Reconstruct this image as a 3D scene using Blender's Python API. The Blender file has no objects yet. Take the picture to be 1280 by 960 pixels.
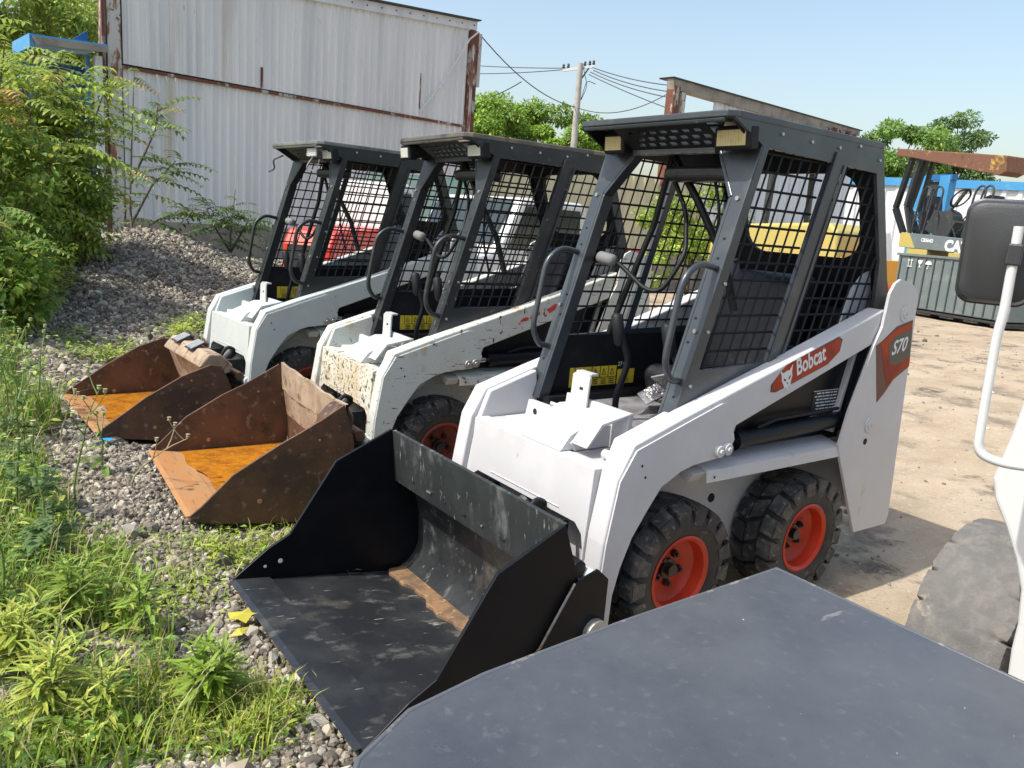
import bpy, bmesh, math, random
import numpy as np
from mathutils import Vector, Matrix
from mathutils.geometry import tessellate_polygon
random.seed(7); rng = np.random.default_rng(11)
rad = math.radians
sc = bpy.context.scene
COL = sc.collection

# ------------------------------------------------------------------ camera frame
CAM = Vector((2.34082, 2.05, 1.36716)); YAW, PIT, ROL, FPX = -2.212880, .204885, .0772367, 971.80
fw = Vector((math.cos(YAW)*math.cos(PIT), math.sin(YAW)*math.cos(PIT), -math.sin(PIT)))
rt = fw.cross(Vector((0, 0, 1))).normalized(); upv = rt.cross(fw)
rt, upv = math.cos(ROL)*rt + math.sin(ROL)*upv, -math.sin(ROL)*rt + math.cos(ROL)*upv
def ray(px, py): return fw + rt*((px-640)/FPX) - upv*((py-480)/FPX)
def G(px, py, z=0):
    d = ray(px, py); t = (z-CAM.z)/d.z; return CAM + d*t
def RD(px, py, dist):
    d = ray(px, py); return CAM + d*(dist/math.hypot(d.x, d.y))

# ------------------------------------------------------------------ materials
def lin(c): return (c[0], c[1], c[2], 1.0)
def mat(name, base, rough=.5, metal=0., layers=(), bump=None, coat=0., col=False, transl=None, spec=.5, wave=None):
    m = bpy.data.materials.new(name); m.use_nodes = True
    nt = m.node_tree; N = nt.nodes; L = nt.links; b = N['Principled BSDF']
    tc = N.new('ShaderNodeTexCoord'); out = None
    cs = N.new('ShaderNodeRGB'); cs.outputs[0].default_value = lin(base); cur = cs.outputs[0]
    if col:
        a = N.new('ShaderNodeAttribute'); a.attribute_name = 'Col'
        mx = N.new('ShaderNodeMix'); mx.data_type = 'RGBA'; mx.blend_type = 'MULTIPLY'; mx.inputs[0].default_value = 1
        L.new(cur, mx.inputs[6]); L.new(a.outputs['Color'], mx.inputs[7]); cur = mx.outputs[2]
    rcur = None
    for ly in layers:
        c, s, lo, hi = ly[:4]; st = ly[4] if len(ly) > 4 else (1, 1, 1); det = ly[5] if len(ly) > 5 else 6; rr = ly[6] if len(ly) > 6 else None
        rot = ly[7] if len(ly) > 7 else (0, 0, 0)
        mp = N.new('ShaderNodeMapping'); mp.inputs['Scale'].default_value = st; mp.inputs['Rotation'].default_value = rot
        L.new(tc.outputs['Object'], mp.inputs['Vector'])
        nz = N.new('ShaderNodeTexNoise'); nz.inputs['Scale'].default_value = s; nz.inputs['Detail'].default_value = det; nz.inputs['Roughness'].default_value = .62
        L.new(mp.outputs[0], nz.inputs['Vector'])
        mr = N.new('ShaderNodeMapRange'); mr.inputs[1].default_value = lo; mr.inputs[2].default_value = hi
        L.new(nz.outputs[0], mr.inputs[0])
        mx = N.new('ShaderNodeMix'); mx.data_type = 'RGBA'; L.new(mr.outputs[0], mx.inputs[0]); L.new(cur, mx.inputs[6])
        mx.inputs[7].default_value = lin(c); cur = mx.outputs[2]
        if rr is not None:
            m2 = N.new('ShaderNodeMix'); L.new(mr.outputs[0], m2.inputs[0])
            if rcur is None: m2.inputs[2].default_value = rough
            else: L.new(rcur, m2.inputs[2])
            m2.inputs[3].default_value = rr; rcur = m2.outputs[0]
    L.new(cur, b.inputs['Base Color'])
    b.inputs['Roughness'].default_value = rough; b.inputs['Metallic'].default_value = metal
    b.inputs['Specular IOR Level'].default_value = spec
    if rcur is not None: L.new(rcur, b.inputs['Roughness'])
    if coat: b.inputs['Coat Weight'].default_value = coat; b.inputs['Coat Roughness'].default_value = .12
    if bump:
        nz = N.new('ShaderNodeTexNoise'); nz.inputs['Scale'].default_value = bump[0]; nz.inputs['Detail'].default_value = 5
        L.new(tc.outputs['Object'], nz.inputs['Vector'])
        bp = N.new('ShaderNodeBump'); bp.inputs['Strength'].default_value = bump[1]; bp.inputs['Distance'].default_value = bump[2] if len(bump) > 2 else .01
        L.new(nz.outputs[0], bp.inputs['Height']); L.new(bp.outputs[0], b.inputs['Normal'])
    if transl:
        t = N.new('ShaderNodeBsdfTranslucent'); L.new(cur, t.inputs[0]); ms = N.new('ShaderNodeMixShader'); ms.inputs[0].default_value = transl
        L.new(b.outputs[0], ms.inputs[1]); L.new(t.outputs[0], ms.inputs[2]); L.new(ms.outputs[0], N['Material Output'].inputs[0])
    return m

DUST = (.36, .30, .22)
m_white = mat('white paint', (.525, .525, .54), .35, coat=.1, layers=[((.50, .495, .48), 3, .45, .75, (1, 1, 1), 10), ((.40, .36, .30), 30, .69, .76, (1, 1, .4), 8), ((.58, .58, .59), 5, .5, .75), ((.45, .40, .33), 14, .66, .76, (1, 1, .5))], bump=(60, .03, .002))
m_worn = mat('worn white paint', (.54, .56, .52), .5, layers=[((.50, .49, .42), 4, .45, .7), ((.46, .33, .19), 9, .62, .72), ((.07, .045, .03), 30, .635, .655, (1, 1, .6), 9, .8), ((.34, .33, .30), 60, .62, .66, (1, 1, 1), 8), ((.20, .06, .04), 40, .635, .65, (.25, 1, 2.2), 4, .7, (0, .6, 0))], bump=(70, .12, .003))
m_wornh = mat('heavily chipped white paint', (.58, .55, .46), .6, layers=[((.46, .35, .19), 6, .47, .68, (1, 1, .7), 12), ((.12, .10, .085), 46, .55, .59, (1, 1, 1.4), 12, .8), ((.04, .035, .03), 21, .60, .615, (1, 1, 1), 12, .8), ((.30, .13, .06), 12, .61, .70, (1, 1, .5), 12)], bump=(50, .25, .003))
m_white3 = mat('pale white paint', (.48, .52, .51), .38, coat=.1, layers=[((.55, .56, .52), 5, .5, .75), ((.12, .11, .09), 42, .665, .68)], bump=(50, .04, .002))
m_cab1 = mat('dark grey cab paint', (.034, .042, .050), .33, coat=.15, layers=[((.07, .08, .085), 7, .5, .8), ((.16, .16, .15), 60, .69, .72)], bump=(90, .05, .002))
m_cab2 = mat('dusty dark grey cab paint', (.016, .020, .021), .42, layers=[((.05, .05, .047), 6, .5, .8), ((.18, .17, .14), 34, .62, .72)], bump=(70, .1, .002))
m_cab3 = mat('worn greenish black cab paint', (.010, .014, .013), .45, layers=[((.032, .034, .031), 6, .5, .8), ((.15, .14, .11), 34, .64, .72)], bump=(70, .1, .002))
m_mesh = mat('black mesh wire', (.006, .0065, .007), .5, spec=.3)
m_dark = mat('black interior plastic', (.007, .0075, .010), .55, layers=[((.02, .02, .02), 8, .55, .8)], spec=.3)
m_floor = mat('grey cab floor', (.22, .22, .23), .6, layers=[((.08, .07, .06), 9, .45, .7)])
m_bk = mat('glossy black bucket paint', (.004, .005, .008), .40, spec=.22, layers=[((.010, .011, .013), 6, .5, .8)], bump=(30, .05, .003))
m_bkw = mat('scraped black bucket steel', (.017, .019, .022), .36, layers=[((.034, .037, .038), 6, .45, .68, (1, 1, 1), 10), ((.13, .125, .115), 14, .56, .76, (.6, 1, 1), 12, .6), ((.24, .23, .21), 34, .655, .675, (.15, 2, 1), 6, .6, (0, 0, .5)), ((.16, .145, .115), 2.1, .60, .82, (1, 1, 1), 12)], bump=(80, .15, .002))
m_bkt = mat('scraped black top plate', (.028, .033, .034), .36, layers=[((.045, .052, .052), 4, .45, .7, (1, 1, 1), 9), ((.16, .17, .17), 9, .54, .76, (.6, 1.4, .6), 14, .6), ((.24, .25, .24), 44, .64, .67, (1, 2, .3), 8, .6)], bump=(80, .15, .002))
m_mud = mat('brown mud residue', (.23, .135, .07), .7, layers=[((.12, .08, .05), 14, .45, .6), ((.35, .22, .12), 30, .6, .7)], bump=(60, .4, .004))
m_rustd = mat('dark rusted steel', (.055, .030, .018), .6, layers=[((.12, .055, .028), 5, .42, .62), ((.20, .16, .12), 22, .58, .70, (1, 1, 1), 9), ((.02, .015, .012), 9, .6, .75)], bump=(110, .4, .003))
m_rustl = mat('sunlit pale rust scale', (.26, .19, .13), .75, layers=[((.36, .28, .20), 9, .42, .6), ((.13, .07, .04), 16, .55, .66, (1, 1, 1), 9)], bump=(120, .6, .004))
m_rusto = mat('orange rusted steel', (.40, .19, .065), .6, layers=[((.36, .24, .13), 3, .45, .65, (1, .35, 1)), ((.20, .10, .04), 22, .58, .7, (2.5, .4, 1), 8), ((.48, .29, .13), 40, .6, .7, (3, .4, 1))], bump=(90, .3, .003))
m_water = mat('orange rust water', (.42, .155, .012), .10, layers=[((.27, .095, .010), 11, .42, .62), ((.48, .22, .03), 34, .5, .7, (1, 1, 1), 9)], spec=.6, bump=(14, .03, .003))
m_tyre = mat('black rubber', (.018, .019, .021), .62, layers=[((.055, .052, .048), 9, .48, .75), ((.13, .12, .10), 30, .62, .75)], bump=(90, .15, .002))
m_tyred = mat('dusty tread rubber', (.026, .027, .029), .6, layers=[((.10, .095, .088), 12, .46, .70), ((.19, .18, .16), 44, .56, .70, (1, 1, 1), 9)], bump=(110, .25, .002))
m_tyreg = mat('worn grey slick rubber', (.118, .113, .107), .8, layers=[((.17, .16, .145), 30, .42, .66, (1, 1, 1), 12), ((.095, .093, .09), 5, .50, .72, (1, 1, 1), 10), ((.32, .285, .20), 5.5, .62, .67, (1, 1, 1), 12)], bump=(160, .5, .003))
m_rim = mat('red orange rim paint', (.50, .036, .010), .42, layers=[((.36, .035, .015), 7, .5, .7), ((.10, .05, .03), 30, .64, .72)])
m_rim2 = mat('dull red rim paint', (.22, .03, .015), .6, layers=[((.06, .03, .02), 12, .5, .65)])
m_hub = mat('black oily hub', (.015, .012, .012), .4, layers=[((.06, .04, .03), 25, .55, .7)])
m_chrome = mat('steel rod', (.55, .55, .55), .18, 1.)
m_bolt = mat('zinc bolt', (.45, .45, .43), .4, .7)
m_hole = mat('dark hole', (.006, .006, .006), .8)
m_seat = mat('black seat vinyl', (.010, .010, .013), .4, layers=[((.05, .05, .055), 12, .62, .78)], bump=(20, .5, .01))
m_wrap = mat('crumpled clear film', (.20, .20, .21), .18, layers=[((.05, .05, .06), 10, .45, .55)], bump=(18, 1., .02))
m_lamp = mat('yellowed lamp lens', (.62, .52, .26), .18, layers=[((.42, .34, .15), 12, .5, .7)], bump=(80, .3, .003), coat=.5)
m_lamp2 = mat('clear lamp lens', (.62, .63, .58), .15, coat=.5, bump=(80, .3, .003))
m_yel = mat('yellow sticker', (.62, .48, .03), .5, layers=[((.40, .30, .04), 20, .5, .7)])
m_ink = mat('black ink', (.02, .02, .02), .6)
m_red = mat('orange red decal', (.42, .045, .012), .45, layers=[((.24, .022, .010), 6, .45, .65)], spec=.2)
m_redd = mat('dark maroon decal edge', (.10, .02, .012), .4)
m_dec = mat('dark grey decal', (.055, .058, .045), .4)
m_ltr = mat('white lettering', (.72, .72, .72), .4)
m_redflake = mat('torn red decal', (.55, .045, .03), .5)
m_galv = mat('grey corrugated steel', (.74, .73, .71), .5, .0, layers=[((.58, .59, .59), 1.3, .4, .66, (1.6, 1, .12), 7), ((.76, .76, .74), 2.2, .55, .72, (2.4, 1, .08), 6), ((.46, .40, .28), .9, .60, .78, (1.6, 1, .12), 6), ((.30, .14, .06), 7, .69, .75, (1.5, 1, .25), 6)])
m_galvb = mat('white corrugated steel', (.66, .68, .70), .5, layers=[((.50, .52, .55), 1.6, .45, .7, (2, 2, .15))])
m_cream = mat('cream steel panel', (.62, .55, .36), .6, layers=[((.48, .42, .28), 1.6, .45, .7, (2, 2, .3)), ((.40, .43, .36), 1., .55, .8)])
m_rustb = mat('rusted girder', (.15, .055, .03), .8, layers=[((.42, .40, .37), 5, .54, .60, (1, 1, .35), 8), ((.06, .03, .02), 12, .55, .7)], bump=(40, .3, .01))
m_rustc = mat('flaking white post paint', (.50, .48, .44), .7, layers=[((.24, .10, .05), 3.2, .52, .58, (2.2, 2.2, .5), 8), ((.10, .05, .03), 11, .60, .66)], bump=(40, .3, .01))
m_conc = mat('weathered concrete', (.31, .275, .225), .85, layers=[((.15, .14, .12), 2, .45, .65), ((.36, .34, .29), 8, .58, .75)], bump=(30, .3, .01))
m_blue = mat('faded blue steel', (.05, .26, .52), .5, layers=[((.12, .33, .50), 3, .5, .75)])
m_blued = mat('deep blue steel', (.02, .13, .34), .5)
m_crate = mat('grey ribbed crate steel', (.13, .165, .17), .5, layers=[((.20, .22, .215), 3, .5, .75), ((.10, .08, .07), 16, .62, .72)])
m_cyel = mat('machine yellow', (.44, .36, .11), .45, layers=[((.48, .36, .10), 4, .5, .7)])
m_cdk = mat('dark machine steel', (.03, .034, .036), .55, layers=[((.09, .08, .07), 12, .55, .7)])
m_slab = mat('scuffed dark grey steel', (.064, .070, .080), .34, layers=[((.050, .055, .064), 9, .40, .62, (1, 1, 1), 12, .27), ((.088, .094, .103), 1.3, .42, .66, (1, 1, 1), 9, .46), ((.100, .106, .114), 55, .58, .74, (1, 1, 1), 12, .5), ((.15, .152, .155), 22, .68, .71, (.2, 1.3, 1), 12, .5, (0, 0, .6)), ((.45, .45, .43), 75, .74, .75, (1, 1, 1), 6)], bump=(40, .2, .0015))
m_slabe = mat('chipped steel edge', (.085, .092, .105), .4, layers=[((.20, .19, .175), 34, .58, .66, (1, 1, 1), 10), ((.20, .09, .06), 50, .64, .68, (1, 1, 1), 9)])
m_edge = mat('bare worn steel edge', (.26, .25, .23), .5, .3, layers=[((.16, .10, .06), 14, .5, .62)])
m_white4 = mat('clean white panel', (.58, .58, .57), .3, coat=.3, layers=[((.74, .73, .70), 3, .5, .8)])
m_mirror = mat('black textured plastic', (.030, .032, .034), .42, bump=(400, .35, .001), layers=[((.055, .055, .058), 6, .5, .8)])
m_glass = mat('dark window glass', (.02, .03, .03), .08, spec=.8)
m_glassg = mat('green tinted glass', (.05, .10, .08), .08, spec=.8)
m_gloss_red = mat('red machine paint', (.62, .04, .02), .35, coat=.3)
m_green = mat('dark green vehicle paint', (.03, .08, .055), .35, coat=.4)
m_pole = mat('concrete pole', (.38, .36, .33), .85, layers=[((.28, .27, .25), 4, .45, .7)])
m_wire = mat('wire insulation', (.06, .065, .075), .6)
m_wirel = mat('pale cable', (.6, .6, .6), .5)
m_bark = mat('bark', (.12, .09, .06), .9, layers=[((.2, .17, .12), 12, .5, .7, (1, 1, .2))], bump=(30, .6, .02))
m_leaf = mat('green leaves', (1, 1, 1), .5, col=True, transl=.42)
m_stem = mat('green stem', (.13, .20, .05), .6)
m_dry = mat('dry stem', (.30, .26, .15), .8)
m_stone = mat('gravel stone', (1, 1, 1), .9, col=True, bump=(60, .3, .005))
m_bluep = mat('blue plastic film', (.03, .30, .62), .3)

# ground material: gravel soil, tan dirt yard, dark patches, all by object position
def ground_mat():
    m = bpy.data.materials.new('gravel and dirt yard'); m.use_nodes = True; nt = m.node_tree; N = nt.nodes; L = nt.links; b = N['Principled BSDF']
    tc = N.new('ShaderNodeTexCoord'); sp = N.new('ShaderNodeSeparateXYZ'); L.new(tc.outputs['Object'], sp.inputs[0])
    def noise(s, d=6, st=(1, 1, 1)):
        mp = N.new('ShaderNodeMapping'); mp.inputs['Scale'].default_value = st; L.new(tc.outputs['Object'], mp.inputs[0])
        n = N.new('ShaderNodeTexNoise'); n.inputs['Scale'].default_value = s; n.inputs['Detail'].default_value = d; n.inputs['Roughness'].default_value = .65; L.new(mp.outputs[0], n.inputs['Vector']); return n.outputs[0]
    def rng_(v, a, b_):
        r = N.new('ShaderNodeMapRange'); r.inputs[1].default_value = a; r.inputs[2].default_value = b_; L.new(v, r.inputs[0]); return r.outputs[0]
    def mix(f, a, b_):
        x = N.new('ShaderNodeMix'); x.data_type = 'RGBA'; L.new(f, x.inputs[0])
        for i, c in ((6, a), (7, b_)):
            if isinstance(c, tuple): x.inputs[i].default_value = lin(c)
            else: L.new(c, x.inputs[i])
        return x.outputs[2]
    yard = mix(rng_(noise(.9), .38, .62), (.36, .285, .195), (.44, .36, .26))
    yard = mix(rng_(noise(3.5, 8, (.35, 1, 1)), .50, .74), yard, (.28, .22, .155))
    yard = mix(rng_(noise(1.7, 9), .54, .62), yard, (.22, .18, .135)); yard = mix(rng_(noise(.8, 12), .60, .64), yard, (.13, .105, .08))
    yard = mix(rng_(noise(.5, 10, (.3, 1, 1)), .56, .62), yard, (.27, .22, .165))
    yard = mix(rng_(noise(60, 4), .60, .72), yard, (.14, .115, .09))
    yard = mix(rng_(noise(22, 6), .60, .70), yard, (.50, .45, .36))
    soil = mix(rng_(noise(9, 8), .4, .65), (.10, .085, .065), (.24, .205, .16))
    vo = N.new('ShaderNodeTexVoronoi'); vo.inputs['Scale'].default_value = 38; L.new(tc.outputs['Object'], vo.inputs['Vector'])
    soil = mix(rng_(vo.outputs['Distance'], .15, .6), (.30, .27, .23), soil)
    add = N.new('ShaderNodeMath'); add.operation = 'MULTIPLY_ADD'; L.new(noise(2.2, 6), add.inputs[0]); add.inputs[1].default_value = .9; L.new(sp.outputs['X'], add.inputs[2])
    f1 = rng_(add.outputs[0], .75, 1.05)
    ym = rng_(sp.outputs['Y'], -3.5, -5.5)
    mx = N.new('ShaderNodeMath'); mx.operation = 'MAXIMUM'; L.new(f1, mx.inputs[0]); L.new(ym, mx.inputs[1])
    xm = rng_(sp.outputs['X'], -4.5, -3.3)
    mn = N.new('ShaderNodeMath'); mn.operation = 'MINIMUM'; L.new(mx.outputs[0], mn.inputs[0]); L.new(xm, mn.inputs[1])
    c = mix(mn.outputs[0], yard, soil)
    L.new(c, b.inputs['Base Color']); b.inputs['Roughness'].default_value = .92; b.inputs['Specular IOR Level'].default_value = .2
    n2 = noise(45, 8); bp = N.new('ShaderNodeBump'); bp.inputs['Strength'].default_value = .6; bp.inputs['Distance'].default_value = .02; L.new(n2, bp.inputs['Height']); L.new(bp.outputs[0], b.inputs['Normal'])
    return m
m_ground = ground_mat()

# ------------------------------------------------------------------ mesh builder
class MB:
    def __init__(s): s.v = []; s.f = []; s.m = []; s.mats = []
    def mi(s, m):
        if m not in s.mats: s.mats.append(m)
        return s.mats.index(m)
    def add(s, vs, fs, m):
        k = len(s.v); i = s.mi(m); s.v += [tuple(v) for v in vs]
        s.f += [tuple(a+k for a in f) for f in fs]; s.m += [i]*len(fs); return s
    def prism(s, pts, ax, a, b, m, holes=(), shear=None, tr=None):
        loops = [list(pts)]+[list(h) for h in holes]
        flat = [p for l in loops for p in l]; n = len(flat)
        def P(p, w):
            q = {'y': (p[0], w, p[1]), 'x': (w, p[0], p[1]), 'z': (p[0], p[1], w)}[ax]
            if shear: q = shear(*q)
            return tr @ Vector(q) if tr else q
        vs = [P(p, a) for p in flat]+[P(p, b) for p in flat]
        fs = []
        if holes:
            t = tessellate_polygon([[Vector((p[0], p[1], 0)) for p in l] for l in loops])
            for q in t: fs += [tuple(q), tuple(i+n for i in reversed(q))]
        else: fs += [tuple(range(n)), tuple(range(2*n-1, n-1, -1))]
        k = 0
        for l in loops:
            for i in range(len(l)):
                j = (i+1) % len(l); fs.append((k+i, k+j, n+k+j, n+k+i))
            k += len(l)
        return s.add(vs, fs, m)
    def box(s, c, d, m, rot=None):
        vs = []
        for x in (-1, 1):
            for y in (-1, 1):
                for z in (-1, 1):
                    q = Vector((x*d[0]/2, y*d[1]/2, z*d[2]/2))
                    if rot is not None: q = rot @ q
                    vs.append(q+Vector(c))
        return s.add(vs, [(0, 1, 3, 2), (4, 6, 7, 5), (0, 4, 5, 1), (2, 3, 7, 6), (0, 2, 6, 4), (1, 5, 7, 3)], m)
    def bar(s, p, q, w, h, m, up=(0, 0, 1)):
        p, q = Vector(p), Vector(q); d = q-p; l = d.length; d.normalize()
        sd = d.cross(Vector(up)); 
        if sd.length < 1e-4: sd = d.cross(Vector((1, 0, 0)))
        sd.normalize(); u = sd.cross(d)
        R = Matrix((d, sd, u)).transposed()
        return s.box((p+q)/2, (l, w, h), m, R)
    def tube(s, path, r, m, n=8, cap=True):
        P = [Vector(p) for p in path]; rs = r if isinstance(r, (list, tuple)) else [r]*len(P)
        vs = []; fs = []; d0 = (P[1]-P[0]).normalized()
        a = d0.cross(Vector((0, 0, 1)))
        if a.length < .05: a = d0.cross(Vector((1, 0, 0)))
        a.normalize()
        for i, p in enumerate(P):
            d = ((P[min(i+1, len(P)-1)]-P[max(i-1, 0)])).normalized()
            a = (a-d*a.dot(d)).normalized(); b = d.cross(a)
            for k in range(n):
                t = 2*math.pi*k/n; vs.append(p+(a*math.cos(t)+b*math.sin(t))*rs[i])
        for i in range(len(P)-1):
            for k in range(n):
                j = (k+1) % n; fs.append((i*n+k, i*n+j, (i+1)*n+j, (i+1)*n+k))
        if cap: fs += [tuple(range(n-1, -1, -1)), tuple((len(P)-1)*n+k for k in range(n))]
        return s.add(vs, fs, m)
    def cyl(s, p, q, r, m, n=20, r2=None): return s.tube([p, q], [r, r if r2 is None else r2], m, n)
    def lathe(s, prof, c, m, n=48, ax='y'):
        vs = []; fs = []; k = len(prof)
        for i in range(n):
            t = 2*math.pi*i/n
            for r, w in prof:
                a, b = r*math.cos(t), r*math.sin(t)
                vs.append((c[0]+a, c[1]+w, c[2]+b) if ax == 'y' else (c[0]+a, c[1]+b, c[2]+w))
        for i in range(n):
            j = (i+1) % n
            for q in range(k-1): fs.append((i*k+q, i*k+q+1, j*k+q+1, j*k+q))
        return s.add(vs, fs, m)
    def build(s, name, parent=None, bevel=0, smooth=None, seg=2, fix=True):
        me = bpy.data.meshes.new(name); me.from_pydata(s.v, [], s.f)
        for m in s.mats: me.materials.append(m)
        me.polygons.foreach_set('material_index', s.m)
        if fix:
            bm = bmesh.new(); bm.from_mesh(me); bmesh.ops.recalc_face_normals(bm, faces=bm.faces); bm.to_mesh(me); bm.free()
        if smooth:
            me.polygons.foreach_set('use_smooth', [True]*len(me.polygons)); me.set_sharp_from_angle(angle=rad(smooth))
        me.update()
        o = bpy.data.objects.new(name, me); COL.objects.link(o)
        if parent: o.parent = parent
        if bevel:
            b = o.modifiers.new('bevel', 'BEVEL'); b.width = bevel; b.segments = seg; b.limit_method = 'ANGLE'; b.angle_limit = rad(35)
        return o
def thing(name, label, cat, loc=(0, 0, 0), rz=0, group=None):
    o = bpy.data.objects.new(name, None); COL.objects.link(o); o.location = loc; o.rotation_euler = (0, 0, rz)
    o.empty_display_size = .1; return tag(o, label, cat, group)
def tag(o, label, cat, group=None, kind=None):
    o['label'] = label; o['category'] = cat
    if group: o['group'] = group
    if kind: o['kind'] = kind
    return o
def struct(o): o['kind'] = 'structure'; return o
def smoothpath(pts, r=.04, n=5):
    out = [Vector(pts[0])]
    for i in range(1, len(pts)-1):
        p, a, b = Vector(pts[i]), Vector(pts[i-1]), Vector(pts[i+1])
        ra = min(r, (a-p).length*.45); rb = min(r, (b-p).length*.45)
        s = p+(a-p).normalized()*ra; e = p+(b-p).normalized()*rb
        for k in range(n+1):
            t = k/n; out.append(s*(1-t)**2+p*2*t*(1-t)+e*t*t)
    out.append(Vector(pts[-1])); return out
def rrect(x0, x1, y0, y1, r, n=5):
    o = []
    for cx, cy, a0 in ((x1-r, y1-r, 0), (x0+r, y1-r, 90), (x0+r, y0+r, 180), (x1-r, y0+r, 270)):
        for k in range(n+1):
            t = rad(a0+90*k/n); o.append((cx+r*math.cos(t), cy+r*math.sin(t)))
    return o
def textgeo(s, size, offset=0.0, sx=1., shear=0.):
    cu = bpy.data.curves.new('lettering', 'FONT'); cu.body = s; cu.size = size; cu.offset = offset; cu.shear = shear; cu.resolution_u = 3
    o = bpy.data.objects.new('lettering', cu); COL.objects.link(o)
    dg = bpy.context.evaluated_depsgraph_get(); me = bpy.data.meshes.new_from_object(o.evaluated_get(dg))
    vs = [(v.co.x*sx, v.co.y) for v in me.vertices]; fs = [tuple(p.vertices) for p in me.polygons]
    bpy.data.objects.remove(o); bpy.data.curves.remove(cu); bpy.data.meshes.remove(me)
    return vs, fs
def put_text(mb, s, size, org, ex, ey, m, offset=0., sx=1., shear=0.):
    vs, fs = textgeo(s, size, offset, sx, shear); org, ex, ey = Vector(org), Vector(ex).normalized(), Vector(ey)
    mb.add([org+ex*a+ey*b for a, b in vs], fs, m)
def put_poly(mb, pts, org, ex, ey, m, lift=0.):
    org, ex, ey = Vector(org), Vector(ex), Vector(ey); n = ex.cross(ey).normalized()
    mb.add([org+ex*a+ey*b+n*lift for a, b in pts], [tuple(range(len(pts)))], m)

# ------------------------------------------------------------------ skid steer loader
def clip(poly, p, d):
    t0, t1 = -9e9, 9e9; n = len(poly); A = sum(poly[i][0]*poly[(i+1) % n][1]-poly[(i+1) % n][0]*poly[i][1] for i in range(n))
    sg = 1 if A > 0 else -1
    for i in range(n):
        a, b = poly[i], poly[(i+1) % n]; nx, ny = -(b[1]-a[1])*sg, (b[0]-a[0])*sg
        num = nx*(p[0]-a[0])+ny*(p[1]-a[1]); den = nx*d[0]+ny*d[1]
        if abs(den) < 1e-9:
            if num < 0: return None
            continue
        t = -num/den
        if den > 0: t0 = max(t0, t)
        else: t1 = min(t1, t)
    return (t0, t1) if t1-t0 > .012 else None

SL = -.306
ROOFZ = 1.765
H1 = [(.108, 1.668), (-.262, 1.660), (-.044, .945), (.318, .93)]
H2 = [(-.335, 1.658), (-.562, 1.652), (-.69, 1.32), (-.715, .97), (-.125, .95)]
H2F = [(-.300, 1.659), (-.562, 1.652), (-.69, 1.32), (-.715, .97), (-.085, .95)]
def screen(parent, y):
    mb = MB(); r = .0044
    for H in (H1, H2 if y > 0 else H2F):
        for k in range(-30, 40):
            x = k*.056; c = clip(H, (x, 1.3), (SL, 1.))
            if c: mb.tube([(x+SL*c[0], y, 1.3+c[0]), (x+SL*c[1], y, 1.3+c[1])], r, m_mesh, 4, False)
        for k in range(30):
            z = .93+k*.0605; c = clip(H, (0, z), (1., .0))
            if c: mb.tube([(c[0], y, z), (c[1], y, z)], r, m_mesh, 4, False)
    return mb.build('screen_mesh', parent, fix=False)

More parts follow.
